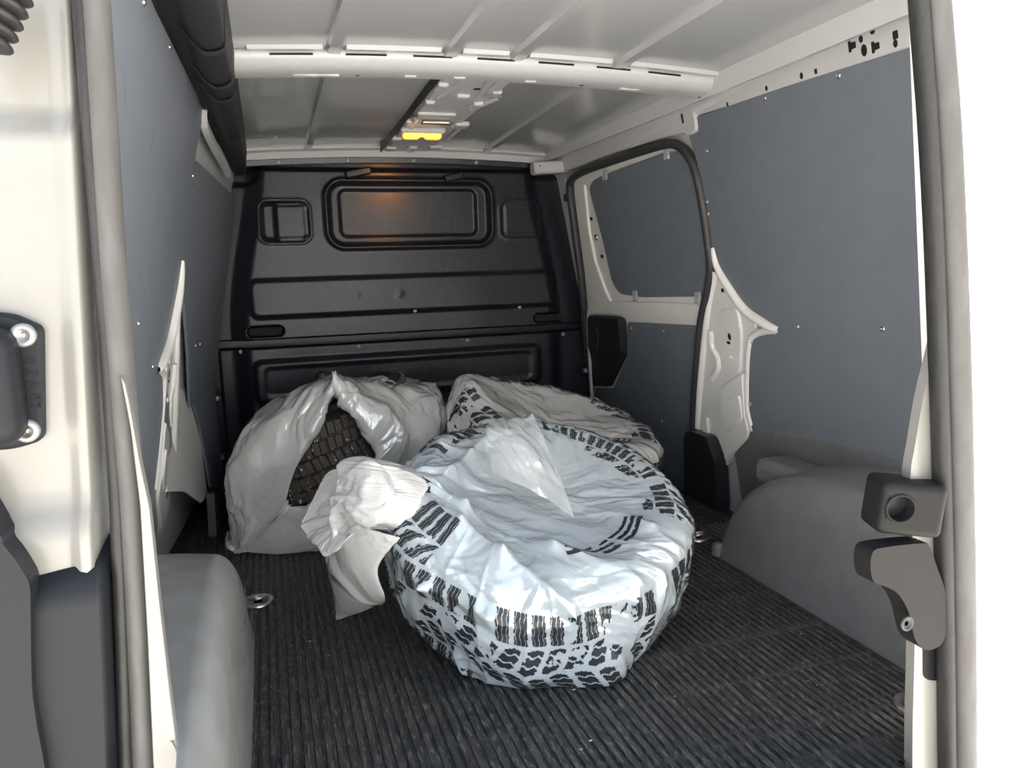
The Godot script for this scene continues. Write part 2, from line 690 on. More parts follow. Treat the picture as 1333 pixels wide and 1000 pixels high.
func build_ceiling() -> void:
	var P := PackedVector3Array()
	var nu := 40
	var nv := 40
	for j in nv:
		for i in nu:
			var x := lerpf(-0.2, 1.3, i / (nu - 1.0))
			var z := lerpf(-3.08, -0.93, j / (nv - 1.0))
			P.append(Vector3(x, roof_y(x, z) + 0.0015 * n_big.get_noise_3d(x * 0.4, 3, z * 0.4), z))
	var roof := struct("ceiling", grid(P, nu, nv, false), M.roof_paint, "bare grey painted underside of the van roof with long pressed ribs", "ceiling")
	for x in [0.18, 0.44, 0.60, 0.86]:
		obj("roof_rib", roof_strip(x - 0.019, x + 0.019, -0.95, -1.765, 0.012), M.roof_paint, roof)
	for x in [0.185, 0.86]:
		obj("roof_rib", roof_strip(x - 0.017, x + 0.017, -1.89, -2.96, 0.012), M.roof_paint, roof)
	obj("roof_rib", roof_strip(0.445, 0.459, -1.89, -2.97, 0.02), M.black_plastic, roof)
	# light raised field borders along the beam and the header
	for f in [[0.0, 0.155], [0.205, 0.415], [0.465, 0.575], [0.625, 0.835], [0.885, 1.14]]:
		obj("pressed_edge", cross_strip(-1.752, [-0.014, 0.003, -0.006, -0.008, 0.008, -0.008, 0.016, 0.003], f[0], f[1]), M.rail_paint, roof)
	# roof bow
	var bow := obj("roof_bow", cross_strip(-1.82, [0.055, 0.006, 0.052, -0.012, 0.046, -0.022, 0.03, -0.032, 0.005, -0.037, -0.045, -0.037, -0.06, -0.03, -0.06, 0.004], -0.05, 1.235, false), M.rail_paint, roof)
	for x in [0.09, 0.25, 0.4, 0.55, 0.7, 0.85, 0.99]:
		var fx: float = x
		obj("slot", cross_strip(-1.766, [-0.002, -0.0105, 0.0015, -0.0105, 0.0015, -0.014, -0.002, -0.014], fx - 0.045, fx + 0.045), M.hole_black, bow)
	for q in [[0.235, 0.016, 0.012], [0.8, 0.02, 0.012], [1.15, 0.035, 0.02]]:
		var x: float = q[0]
		hole(bow, at_y(roof_y(x, -1.84) - 0.0365, -1.0), Vector2(x, -1.845), q[1], q[2], 0.0, true)
	for x in [0.12, 0.17, 0.36, 0.48, 0.66, 0.93]:
		obj("embossed_pad", rbox(Vector3(x, roof_y(x, -1.84) - 0.036, -1.845), Vector3(0.055 if x < 0.2 or x > 0.9 else 0.03, 0.008, 0.018), 0.004), M.rail_paint, bow)
	# front header over the bulkhead
	obj("front_header", cross_strip(-2.985, [-0.05, 0.01, -0.05, -0.03, 0.02, -0.034, 0.03, -0.012, 0.05, -0.006, 0.05, 0.01], -0.08, 1.17), M.rail_paint, roof)
	obj("header_flange", cross_strip(-2.995, [-0.01, -0.03, -0.01, -0.052, 0.012, -0.052, 0.016, -0.034], -0.06, 1.12), M.black_steel, roof)
	for x in [0.08, 0.33, 0.58, 0.83]:
		var fx: float = x
		screw(roof, at_z(0.0), Vector2(fx, roof_y(fx, -2.98) - 0.043), -2.981, 0.0085, M.dull_bolt)
	# lamp carrier: a pressed sheet with beads, running from bow to header
	var car := obj("lamp_carrier", roof_strip(0.46, 0.65, -1.9, -2.97, 0.014, 0.012), M.rail_paint, roof)
	var yb := func(x: float, z: float) -> float: return roof_y(x, z) - 0.014
	for b in [[0.475, -2.02, 0.03, 0.07], [0.52, -1.97, 0.035, 0.1], [0.62, -1.97, 0.035, 0.11], [0.635, -2.06, 0.03, 0.05], [0.555, -2.12, 0.04, 0.06], [0.48, -2.2, 0.03, 0.05], [0.62, -2.2, 0.03, 0.06], [0.53, -2.33, 0.12, 0.035], [0.475, -2.45, 0.04, 0.05], [0.64, -2.47, 0.05, 0.06], [0.47, -2.72, 0.04, 0.05], [0.64, -2.86, 0.05, 0.05], [0.48, -2.9, 0.04, 0.05], [0.56, -2.9, 0.03, 0.1]]:
		var bx: float = b[0]
		var bz: float = b[1]
		obj("pressed_bead", rbox(Vector3(bx, yb.call(bx, bz), bz), Vector3(b[2], 0.016, b[3]), 0.0075), M.rail_paint, car)
	for r in [[0.50, -2.08, 0.53, -1.92], [0.49, -2.13, 0.50, -2.08], [0.6, -2.1, 0.58, -1.92], [0.62, -2.25, 0.66, -2.1], [0.49, -2.55, 0.47, -2.35], [0.65, -2.75, 0.65, -2.5]]:
		var pa := PackedVector3Array()
		for i in 7:
			var x: float = lerpf(r[0], r[2], i / 6.0)
			var z: float = lerpf(r[1], r[3], i / 6.0)
			pa.append(Vector3(x, yb.call(x, z), z))
		obj("pressed_bead", sweep(pa, ring(0.008, 0.007, 10), Vector3.UP), M.rail_paint, car)
	hole(car, at_y(roof_y(0.57, -2.03) - 0.0142, -1.0), Vector2(0.575, -2.03), 0.02, 0.022, 0.0)


func sdr(p: Vector2, c: Vector2, h: Vector2, r: float) -> float:
	var q := (p - c).abs() - h + Vector2(r, r)
	return Vector2(maxf(q.x, 0), maxf(q.y, 0)).length() + minf(maxf(q.x, q.y), 0) - r


func inside(d: float, w: float) -> float:      # 1 inside, 0 outside, over a bevel of width w
	return smoothstep(w, -w, d)


func rect_of(a: Vector2, b: Vector2) -> Array:
	return [(a + b) * 0.5, ((a - b) * 0.5).abs()]


func bulk_h(x: float, y: float) -> float:      # relief of the bulkhead, metres towards the bay
	var p := Vector2(x, y)
	var h := 0.0
	# raised centre field, rounded flanks falling back
	var w := 0.60 - 0.10 * smoothstep(0.62, 1.3, y) - 0.0 * y
	var d := absf(x - 0.53) - w
	h -= 0.045 * smoothstep(-0.004, 0.07, d)
	h -= 0.02 * smoothstep(1.215, 1.235, y)
	# scoops in the top corners
	for s in [[Vector2(-0.089, 1.218), 0.09], [Vector2(1.136, 1.250), 0.08]]:
		h -= 0.02 * inside(sdr(p, s[0], Vector2(s[1], 0.045), 0.04), 0.012)
	# window recess with its frame
	var r := rect_of(Vector2(0.245, 1.181), Vector2(0.888, 0.938))
	d = sdr(p, r[0], r[1], 0.06)
	h += 0.012 * exp(-pow((d - 0.004) / 0.009, 2)) * smoothstep(1.24, 1.2, y)
	h -= 0.014 * inside(d + 0.008, 0.01)
	r = rect_of(Vector2(0.292, 1.151), Vector2(0.831, 0.976))
	d = sdr(p, r[0], r[1], 0.025)
	h -= 0.012 * inside(d, 0.006)
	# square recesses beside it
	for s in [[Vector2(-0.007, 1.112), Vector2(0.179, 0.955), Vector2(0.054, 1.095), Vector2(0.166, 0.967), 1.0], [Vector2(0.926, 1.106), Vector2(1.118, 0.956), Vector2(0.946, 1.094), Vector2(1.088, 0.969), 0.45]]:
		r = rect_of(s[0], s[1])
		d = sdr(p, r[0], r[1], 0.035)
		h -= 0.02 * s[4] * inside(d + 0.012, 0.012)
		h += 0.004 * s[4] * exp(-pow(d / 0.006, 2))
		r = rect_of(s[2], s[3])
		h += 0.016 * s[4] * inside(sdr(p, r[0], r[1], 0.012), 0.008)
	# wide raised belt
	r = rect_of(Vector2(-0.057, 0.819), Vector2(1.162, 0.681))
	h += 0.014 * inside(sdr(p, r[0], r[1], 0.03), 0.011)
	# slots
	for s in [[Vector2(-0.076, 0.646), Vector2(0.051, 0.610)], [Vector2(1.065, 0.643), Vector2(1.192, 0.608)]]:
		r = rect_of(s[0], s[1])
		h -= 0.03 * inside(sdr(p, r[0], r[1], 0.016), 0.003)
	h += 0.003 * exp(-p.distance_squared_to(Vector2(0.501, 0.749)) / 0.0002) - 0.002 * exp(-p.distance_squared_to(Vector2(0.351, 0.752)) / 0.0001)
	h += 0.002 * n_big.get_noise_2d(x * 0.5, y * 0.5)
	# lower panel beads
	r = rect_of(Vector2(-0.062, 0.515), Vector2(1.077, 0.356))
	d = sdr(p, r[0], r[1], 0.03)
	h += 0.018 * inside(d, 0.012)
	r = rect_of(Vector2(-0.025, 0.489), Vector2(1.036, 0.382))
	h -= 0.005 * inside(sdr(p, r[0], r[1], 0.02), 0.008)
	h += 0.016 * inside(sdr(p, Vector2(0.53, 0.16), Vector2(0.56, 0.13), 0.05), 0.015)
	return h


func relief(x0: float, x1: float, y0: Callable, y1: Callable, nu: int, nv: int, z: float) -> ArrayMesh:
	var P := PackedVector3Array()
	P.resize(nu * nv)
	for j in nv:
		for i in nu:
			var x := lerpf(x0, x1, i / (nu - 1.0))
			var y: float = lerpf(y0.call(x), y1.call(x), j / (nv - 1.0))
			var e := 0.0
			if j == 0 or j == nv - 1 or i == 0 or i == nu - 1:
				e = 0.02
			P[j * nu + i] = Vector3(x, y, z + bulk_h(x, y) - e)
	return grid(P, nu, nv)


func build_bulkhead() -> void:
	var st := st_new()
	slab_into(st, pts([-0.4, -0.02, 1.5, -0.02, 1.5, 1.34, -0.4, 1.34]), at_z(-3.13), 0, 0.045, 0.002)
	var w := struct("wall_front", done(st), M.black_steel, "black pressed steel bulkhead closing the front of the bay", "bulkhead")
	var a := Vector2(-0.140, 0.595)
	var b := Vector2(1.287, 0.593)
	var ya := func(x: float) -> float: return lerpf(a.y, b.y, (x - a.x) / (b.x - a.x))
	obj("upper_panel", relief(-0.19, 1.31, ya, func(x: float) -> float: return roof_y(x, -3.0) - 0.04, 300, 150, -3.0), M.black_steel, w)
	obj("lower_panel", relief(-0.19, 1.33, func(_x: float) -> float: return 0.0, func(x: float) -> float: return ya.call(x) - 0.026, 240, 110, -3.0), M.black_steel, w)
	for q in [[-0.108, 0.556, 0.330, 0.552, 0.771, 0.550, 1.208, 0.548, 0.559, 0.680, 0.998, 0.675]]:
		for i in range(0, q.size(), 2):
			var v := Vector2(q[i], q[i + 1])
			screw(w, at_z(0.0), v, -3.0 + bulk_h(v.x, v.y), 0.0085, M.dull_bolt)
	for q in [[-0.126, 1.123, -0.198, 0.734, -0.199, 0.621, -0.203, 0.391, -0.205, 0.167, 1.218, 1.118, 1.279, 0.734, 1.284, 0.613, 1.283, 0.391]]:
		for i in range(0, q.size(), 2):
			var v := Vector2(q[i], q[i + 1])
			obj("bolt_tab", rbox(Vector3(v.x, v.y, -2.985), Vector3(0.034, 0.03, 0.012), 0.005), M.black_steel, w)
			screw(w, at_z(0.0), v, -2.979, 0.0095, M.dull_bolt)
	for s in [[Vector2(-0.076, 0.646), Vector2(0.051, 0.610)], [Vector2(1.065, 0.643), Vector2(1.192, 0.608)]]:
		var e0: Vector2 = s[0]
		var e1: Vector2 = s[1]
		obj("slot", slab(rp(box_poly(minf(e0.x, e1.x) + 0.003, minf(e0.y, e1.y) + 0.003, maxf(e0.x, e1.x) - 0.003, maxf(e0.y, e1.y) - 0.003), 0.014), at_z(-3.02), 0.0, 0.012, 0.001), M.hole_black, w)
	var cap := Vector2(0.184, 0.441)
	obj("cable_plug", lathe([0.028, -0.02, 0.028, 0.004, 0.022, 0.012, 0.008, 0.016, 0, 0.016], 24), M.black_plastic, w, facing(Vector3(cap.x, cap.y, -2.985), Vector3(0, 0, 1)))
	for q in [[Vector2(0.367, 1.213), 0.1], [Vector2(0.739, 1.199), 0.08]]:
		obj("frame_catch", rbox(Vector3(q[0].x, q[0].y, -2.99), Vector3(q[1], 0.028, 0.03), 0.008, Basis(Vector3(0, 0, 1), 0.2)), M.black_steel, w)


func build_side_walls() -> void:
	for s in [1, -1]:
		var mapf := on_right if s > 0 else on_left
		var st := st_new()
		var zs := [-3.1, -2.7, -2.4, -2.05, -1.7, -0.98]
		for i in zs.size() - 1:
			slab_into(st, pts([zs[i], -0.03, zs[i + 1] + 0.001, -0.03, zs[i + 1] + 0.001, 1.34, zs[i], 1.34]), mapf, -0.06, -0.012, 0.0004)
		struct("wall_right" if s > 0 else "wall_left", done(st), M.rail_paint, "white painted body side behind the lining, with sliding door" if s > 0 else "white painted body side behind the lining, without sliding door", "wall")
	# upper side rail over the sliding door and the big lining panel
	var st2 := st_new()
	var rail := pts([-3.231, 1.227, -2.874, 1.212, -2.490, 1.219, -2.128, 1.214, -1.990, 1.205, -1.963, 1.200, -1.954, 1.242, -1.775, 1.234, -1.562, 1.229, -1.203, 1.218, -1.177, 1.312, -1.364, 1.368, -3.138, 1.381])
	slab_into(st2, rail, on_right, -0.012, 0.012, 0.003)
	var t := struct("trim_1", done(st2), M.rail_paint, "white steel roof rail above the sliding door, dotted with holes", "roof rail")
	# closing box between rail and roof skin
	var path := PackedVector3Array()
	for i in 20:
		var z := lerpf(-3.02, -0.97, i / 19.0)
		path.append(Vector3(wall_x(1, 1.27, z, 0.03), 1.288, z))
	obj("rail_box", sweep(path, pts([-0.05, 0.03, -0.048, 0.012, -0.02, -0.004, 0.0, -0.022, 0.03, -0.03, 0.05, 0.03]), Vector3.UP, false, true), M.rail_paint, t)
	for q in [[Vector2(-1.636, 1.242), 0.016, 0.02], [Vector2(-1.509, 1.240), 0.018, 0.024], [Vector2(-1.464, 1.277), 0.014, 0.012], [Vector2(-1.323, 1.266), 0.018, 0.024], [Vector2(-1.318, 1.243), 0.026, 0.038], [Vector2(-1.291, 1.270), 0.02, 0.014], [Vector2(-1.238, 1.234), 0.018, 0.024], [Vector2(-1.802, 1.240), 0.012, 0.018], [Vector2(-1.909, 1.276), 0.012, 0.024], [Vector2(-1.941, 1.275), 0.01, 0.02], [Vector2(-2.037, 1.284), 0.012, 0.014], [Vector2(-2.093, 1.296), 0.014, 0.016]]:
		hole(t, on_right, q[0], q[1] * 0.62, q[2] * 0.62, 0.012)
	for q in [[Vector2(-1.462, 1.238), 0.014, 0.018], [Vector2(-1.236, 1.249), 0.022, 0.026]]:
		hole(t, on_right, q[0], q[1] * 0.6, q[2] * 0.6, 0.012, false)
	for q in [Vector2(-1.349, 1.260), Vector2(-1.288, 1.242)]:
		var v: Vector2 = q
		obj("hole", slab(pts([v.x - 0.01, v.y - 0.011, v.x - 0.002, v.y - 0.011, v.x - 0.002, v.y - 0.007, v.x + 0.011, v.y - 0.006, v.x + 0.011, v.y + 0.006, v.x - 0.002, v.y + 0.007, v.x - 0.002, v.y + 0.011, v.x - 0.01, v.y + 0.011]), on_right, 0.01, 0.0126, 0.0003), M.hole_black, t)
	for q in [[Vector2(-1.367, 1.298), 0.12], [Vector2(-1.311, 1.301), 0.08], [Vector2(-1.242, 1.301), 0.12], [Vector2(-1.509, 1.294), 0.1]]:
		var v: Vector2 = q[0]
		hole(t, on_right, v, q[1], 0.006, 0.028, false)
	for q in [Vector2(-2.669, 1.290), Vector2(-2.535, 1.296), Vector2(-2.459, 1.296), Vector2(-2.199, 1.300)]:
		var v: Vector2 = q
		obj("rail_clip", rbox(on_right(v, 0.02), Vector3(0.02, 0.012, 0.05), 0.004), M.rail_paint, t)
	# bracket plate at the top of the pillar
	var br := obj("bracket_plate", slab(rp([-2.019, 1.259, -1.954, 1.257, -1.951, 1.225, -1.955, 1.201, -1.989, 1.194, -2.021, 1.200, -2.033, 1.215], 0.02), on_right, 0.0, 0.02, 0.004), M.rail_paint, t)
	hole(br, on_right, Vector2(-2.014, 1.250), 0.01, 0.016, 0.0205, false)
	hole(br, on_right, Vector2(-2.014, 1.237), 0.01, 0.014, 0.0205)
	# guide rail stub of the sliding door
	var gr := struct("trim_2", rbox(Vector3(1.145, 1.232, -2.93), Vector3(0.2, 0.05, 0.06), 0.012, Basis(Vector3(0, 0, 1), 0.06)), M.rail_paint, "short white guide rail end above the sliding door", "guide rail")
	hole(gr, at_z(0.0), Vector2(1.07, 1.232), 0.006, 0.006, -2.8995)
	# pillars between big lining and front panels
	for s in [1, -1]:
		var mapf := on_right if s > 0 else on_left
		var p := struct("trim_3" if s > 0 else "trim_4", slab(crv([-1.966, 0.855, -1.967, 0.821, -1.945, 0.787, -1.910, 0.742, -1.863, 0.695, -1.833, 0.656, -1.840, 0.625, -1.864, 0.601, -1.896, 0.515, -1.932, 0.368, -1.916, 0.311, -2.091, 0.173, -2.160, 0.157, -2.267, 0.214, -2.251, 0.270, -2.212, 0.374, -2.141, 0.544, -2.083, 0.660, -2.028, 0.752, -1.998, 0.813], 3), mapf, -0.012, 0.006, 0.003), M.white_paint, "white steel pillar with a horn-shaped flare beside the sliding door" if s > 0 else "white steel pillar with a horn-shaped flare facing the sliding door", "pillar")
		# rolled lip that runs out into the horn
		var lip := PackedVector3Array()
		for q in crv([-1.977, 0.873, -1.968, 0.819, -1.928, 0.762, -1.860, 0.692, -1.780, 0.657, -1.743, 0.646, -1.721, 0.643], 5, false):
			lip.append(mapf.call(q, 0.008))
		obj("rolled_lip", sweep(lip, ring(0.016, 0.02, 12), Vector3.LEFT, false, false, func(k: float) -> float: return 0.3 + 0.7 * sqrt(sin(clampf(k, 0.02, 0.97) * PI))), M.white_paint, p)
		var lip2 := PackedVector3Array()
		for q in crv([-1.731, 0.641, -1.785, 0.635, -1.838, 0.621, -1.865, 0.596, -1.896, 0.515, -1.926, 0.393, -1.917, 0.323], 5, false):
			lip2.append(mapf.call(q, 0.005))
		obj("rolled_lip", sweep(lip2, ring(0.012, 0.014, 10), Vector3.LEFT), M.white_paint, p)
		var lip3 := PackedVector3Array()
		for q in crv([-1.988, 0.806, -2.048, 0.712, -2.106, 0.592, -2.177, 0.432, -2.241, 0.271], 5, false):
			lip3.append(mapf.call(q, 0.006))
		obj("pressed_flange", sweep(lip3, ring(0.014, 0.012, 10), Vector3.LEFT), M.white_paint, p)
		var rib := PackedVector3Array()
		for q in crv([-2.065, 0.620, -2.071, 0.565, -2.050, 0.538, -2.055, 0.502, -2.099, 0.462], 5, false):
			rib.append(mapf.call(q, 0.006))
		obj("pressed_bead", sweep(rib, ring(0.012, 0.012, 10), Vector3.LEFT), M.white_paint, p)
		obj("pressed_box", slab(rp([-2.046, 0.444, -1.905, 0.510, -1.928, 0.369, -1.920, 0.307, -2.091, 0.176, -2.086, 0.290], 0.03), mapf, 0.0, 0.022, 0.008), M.white_paint, p)
		obj("pressed_pad", slab(rp([-2.019, 0.403, -1.936, 0.433, -1.940, 0.355, -2.017, 0.303, -2.056, 0.296], 0.02), mapf, 0.016, 0.027, 0.004), M.white_paint, p)
		obj("pressed_field", slab(rp([-1.996, 0.690, -1.899, 0.698, -1.894, 0.630, -1.935, 0.497, -2.030, 0.471, -2.038, 0.597], 0.03), mapf, 0.0, 0.012, 0.005), M.white_paint, p)
		obj("pressed_bead", slab(rp([-2.184, 0.312, -2.159, 0.321, -2.172, 0.257, -2.201, 0.252], 0.008), mapf, 0.0, 0.016, 0.005), M.white_paint, p)
		hole(p, mapf, Vector2(-1.961, 0.607), 0.016, 0.022, 0.0122)
		hole(p, mapf, Vector2(-1.971, 0.588), 0.02, 0.01, 0.0122)
		hole(p, mapf, Vector2(-1.968, 0.746), 0.014, 0.012, 0.0063, false)
		hole(p, mapf, Vector2(-2.086, 0.494), 0.012, 0.012, 0.0063)
		for q in [Vector2(-1.906, 0.643), Vector2(-2.043, 0.533), Vector2(-1.970, 0.543)]:
			screw(p, mapf, q, 0.012 if q.x > -2.05 else 0.006, 0.007, M.white_paint)
	var kick := func(q: Vector2, off: float) -> Vector3: return Vector3(wall_x(-1, 0.45, q.x, off), q.y, q.x)
	obj("pillar_foot", slab(pts([-2.034, 0.535, -2.103, 0.405, -2.035, 0.300, -2.262, 0.237, -2.510, 0.130, -2.637, 0.119, -2.595, 0.323, -2.427, 0.521, -2.173, 0.555]), kick, -0.004, 0.001, 0.001), M.white_paint, get_node("trim_4"))
	# thin bright edge strips beside the bulkhead
	var e := PackedVector3Array()
	for q in [Vector3(1.201, 1.195, -2.970), Vector3(1.223, 1.102, -2.970), Vector3(1.254, 0.952, -2.970), Vector3(1.278, 0.792, -2.970), Vector3(1.292, 0.598, -2.970), Vector3(1.299, 0.399, -2.970), Vector3(1.307, 0.231, -2.970), Vector3(1.303, -0.147, -2.970)]:
		e.append(q)
	struct("trim_5", sweep(e, ring(0.006, 0.012, 8), Vector3(0, 0, 1)), M.rail_paint, "thin white flange between bulkhead and sliding door", "flange")
	e = PackedVector3Array()
	for q in [Vector3(-0.121, 1.089, -2.960), Vector3(-0.154, 1.003, -2.960), Vector3(-0.179, 0.895, -2.960), Vector3(-0.206, 0.730, -2.960), Vector3(-0.208, 0.647, -2.960), Vector3(-0.211, 0.449, -2.960), Vector3(-0.217, 0.160, -2.960), Vector3(-0.215, -0.078, -2.960)]:
		e.append(q)
	struct("trim_6", sweep(e, ring(0.005, 0.01, 8), Vector3(0, 0, 1)), M.rail_paint, "thin pale flange between bulkhead and narrow grey lining panel", "flange")


func build_sliding_door() -> void:
	var d := struct("door_1", slab(rp([-3.096, 0.312, -2.898, 1.162, -2.840, 1.190, -2.711, 1.196, -2.133, 1.197, -2.068, 1.184, -2.018, 1.143, -1.978, 1.081, -1.981, 0.945, -1.998, 0.813, -2.034, 0.745, -2.087, 0.660, -2.141, 0.544, -2.220, 0.362, -2.330, 0.012, -2.419, -0.260, -3.581, -0.861], 0.03), on_right, -0.012, -0.002, 0.001), M.white_paint, "sliding side door seen from inside, its window covered by a grey panel", "door")
	obj("window_cover", slab(rp([-2.729, 1.125, -2.692, 1.149, -2.598, 1.160, -2.154, 1.173, -2.075, 1.163, -2.030, 1.129, -2.006, 1.084, -1.991, 0.995, -1.988, 0.892, -2.011, 0.783, -2.060, 0.726, -2.453, 0.716, -2.637, 0.724, -2.683, 0.768, -2.695, 0.926], 0.03), on_right, -0.002, 0.005, 0.0015), M.grey_lining, d)
	obj("lower_panel", slab(rp([-2.616, 0.618, -2.138, 0.630, -2.120, 0.601, -2.215, 0.363, -2.325, 0.013, -2.408, -0.241, -3.531, -0.774, -3.033, 0.303, -2.846, 0.328, -2.667, 0.482], 0.02), on_right, -0.002, 0.006, 0.0015), M.grey_lining, d)
	obj("belt_pressing", slab(rp([-2.765, 0.694, -2.055, 0.702, -2.093, 0.655, -2.643, 0.644, -2.914, 0.642, -2.837, 0.686], 0.012), on_right, -0.004, 0.008, 0.005), M.white_paint, d)
	obj("frame_pressing", slab(rp([-2.828, 1.139, -2.761, 1.146, -2.797, 0.973, -2.794, 0.853, -2.750, 0.731, -2.709, 0.671, -2.884, 0.659, -2.857, 0.885], 0.01), on_right, -0.004, 0.006, 0.004), M.white_paint, d)
	hole(d, on_right, Vector2(-2.758, 1.015), 0.014, 0.014, 0.0062)
	hole(d, on_right, Vector2(-2.726, 0.869), 0.014, 0.014, 0.0062)
	screw(d, on_right, Vector2(-2.741, 0.943), 0.006, 0.012, M.bare_steel)
	var cov := obj("latch_cover", slab(rp([-2.918, 0.632, -2.665, 0.637, -2.631, 0.627, -2.664, 0.492, -2.865, 0.332, -3.053, 0.314], 0.02), on_right, 0.0, 0.03, 0.008), M.black_plastic, d)
	obj("pull_recess", slab(rp([-2.857, 0.590, -2.834, 0.579, -2.841, 0.527, -2.878, 0.489, -2.896, 0.497], 0.02), on_right, 0.028, 0.033, 0.002), M.black_rubber, cov)
	for q in [Vector2(-2.588, 0.596), Vector2(-2.355, 0.599), Vector2(-2.145, 0.562), Vector2(-2.481, 0.248)]:
		screw(d, on_right, q, 0.006, 0.006)
	for q in [Vector2(-2.574, 1.157), Vector2(-2.147, 1.169), Vector2(-2.513, 0.720), Vector2(-2.108, 0.720)]:
		obj("clip", rbox(on_right(q, 0.008), Vector3(0.008, 0.04, 0.03), 0.003), M.clear_clip, d)
	# rubber seal round the opening
	var path := PackedVector3Array()
	for q in crv([-3.354, -0.271, -3.087, 0.313, -2.994, 0.563, -2.936, 0.793, -2.903, 1.010, -2.883, 1.130, -2.848, 1.174, -2.728, 1.190, -2.500, 1.194, -2.284, 1.195, -2.135, 1.192, -2.070, 1.177, -2.026, 1.144, -1.998, 1.096, -1.987, 1.008, -1.990, 0.901, -1.998, 0.813, -2.034, 0.745, -2.093, 0.655, -2.147, 0.539, -2.220, 0.362, -2.294, 0.137, -2.389, -0.156], 5, false):
		path.append(on_right(q, 0.012))
	var seal := obj("door_seal", sweep(path, ring(0.014, 0.017, 12), Vector3.LEFT), M.black_rubber)
	tag(seal, "black rubber seal framing the sliding door opening", "door seal")


func build_rear_frame() -> void:
	# white D-pillars, outside faces
	var P := PackedVector3Array()
	var nu := 70
	var nv := 120
	for j in nv:
		var y := lerpf(-0.5, 1.42, j / (nv - 1.0))
		var xe := lerpf(Vector3(-0.217, 0.243, -0.950).x, Vector3(-0.167, 1.120, -0.950).x, (y - Vector3(-0.217, 0.243, -0.950).y) / (Vector3(-0.167, 1.120, -0.950).y - Vector3(-0.217, 0.243, -0.950).y))
		for i in nu:
			var u := i / (nu - 1.0)
			var x := lerpf(xe - 0.5, xe, u)
			var z := -0.965
			z += 0.012 * smoothstep(1.0, 0.98, y) + 0.006 * exp(-pow((y - 0.985) / 0.012, 2))
			z += 0.016 * smoothstep(0.575, 0.55, y) * smoothstep(xe - 0.12, xe - 0.09, x) * smoothstep(xe - 0.0, xe - 0.01, x)
			z += 0.008 * smoothstep(xe - 0.03, xe - 0.018, x)
			z -= 0.03 * smoothstep(xe - 0.11, xe - 0.14, x) * smoothstep(0.95, 1.05, y)
			if i == nu - 1:
				z -= 0.05
			P.append(Vector3(x, y, z))
	struct("trim_7", grid(P, nu, nv), M.dimmed_white_paint, "white rear body pillar, darkened in colour to offset strong daylight, that carries the black hinge plate", "pillar")
	P = PackedVector3Array()
	for j in nv:
		var y := lerpf(-0.7, 1.42, j / (nv - 1.0))
		var xe := lerpf(Vector3(1.053, -0.020, -0.870).x, Vector3(0.925, 1.173, -0.870).x, (y - Vector3(1.053, -0.020, -0.870).y) / (Vector3(0.925, 1.173, -0.870).y - Vector3(1.053, -0.020, -0.870).y))
		for i in nu:
			var u := i / (nu - 1.0)
			var x := lerpf(xe, xe + 0.6, u)
			var z := -0.885 + 0.012 * smoothstep(xe + 0.0, xe + 0.02, x)
			z += 0.025 * smoothstep(xe + 0.08, xe + 0.12, x + 0.07 * smoothstep(0.3, 0.1, y))
			if i == 0:
				z -= 0.05
			P.append(Vector3(x, y, z))
	struct("trim_8", grid(P, nu, nv), M.white_paint, "white rear body pillar beside the latch hardware", "pillar")
	# inner returns of both pillars, white darkened in colour to offset strong daylight
	var ret := st_new()
	slab_into(ret, pts([-0.159, 0.720, -0.156, 0.712, -0.154, 0.694, -0.150, 0.624, -0.145, 0.570, -0.145, 0.459, -0.144, 0.344, -0.142, 0.244, -0.140, 0.162, -0.172, 0.171, -0.170, 0.251, -0.161, 0.415, -0.154, 0.571, -0.155, 0.660]), at_z(-0.94), 0.0, 0.02, 0.001)
	slab_into(ret, pts([-0.149, 1.165, -0.136, 1.166, -0.144, 1.101, -0.149, 1.062, -0.160, 1.051]), at_z(-1.0), 0.0, 0.012, 0.003)
	struct("trim_9", done(ret), M.dimmed_white_paint, "white inner return of the rear pillar beside the bulging arch cover", "pillar")
	struct("trim_10", slab(crv([0.945, 0.667, 0.931, 0.610, 0.920, 0.539, 0.914, 0.492, 0.923, 0.393, 0.936, 0.264, 0.956, -0.090, 1.040, -0.113, 1.024, 0.115, 1.000, 0.382, 0.976, 0.606, 0.958, 0.701], 4), at_z(-0.9), 0.0, 0.017, 0.003), M.dimmed_white_paint, "white inner return of the rear pillar behind the latch block", "pillar")
	# rubber seals: dark lip and dusty bulb
	var g := group_root("rear_door_seal", "dusty grey rubber door seal on the pillar with the hinge plate", "door seal")
	var a := PackedVector3Array()
	for q in [Vector3(-0.162, 1.166, -0.950), Vector3(-0.163, 1.120, -0.950), Vector3(-0.167, 0.995, -0.950), Vector3(-0.171, 0.847, -0.950), Vector3(-0.176, 0.701, -0.950), Vector3(-0.182, 0.565, -0.950), Vector3(-0.192, 0.406, -0.950), Vector3(-0.204, 0.239, -0.950), Vector3(-0.209, 0.158, -0.950)]:
		a.append(q)
	obj("seal_lip", sweep(smooth3(a), ring(0.0095, 0.014, 12), Vector3(0, 0, 1)), M.dark_rubber, g)
	a = PackedVector3Array()
	for q in [Vector3(-0.148, 1.167, -0.950), Vector3(-0.149, 1.121, -0.950), Vector3(-0.154, 0.995, -0.950), Vector3(-0.160, 0.847, -0.950), Vector3(-0.164, 0.700, -0.950), Vector3(-0.167, 0.564, -0.950), Vector3(-0.175, 0.403, -0.950), Vector3(-0.184, 0.235, -0.950), Vector3(-0.190, 0.153, -0.950)]:
		a.append(q)
	obj("seal_bulb", sweep(smooth3(a), ring(0.0145, 0.02, 14), Vector3(0, 0, 1)), M.grey_rubber, g)
	g = group_root("rear_door_seal", "dusty grey rubber door seal beside the latch hardware", "door seal")
	a = PackedVector3Array()
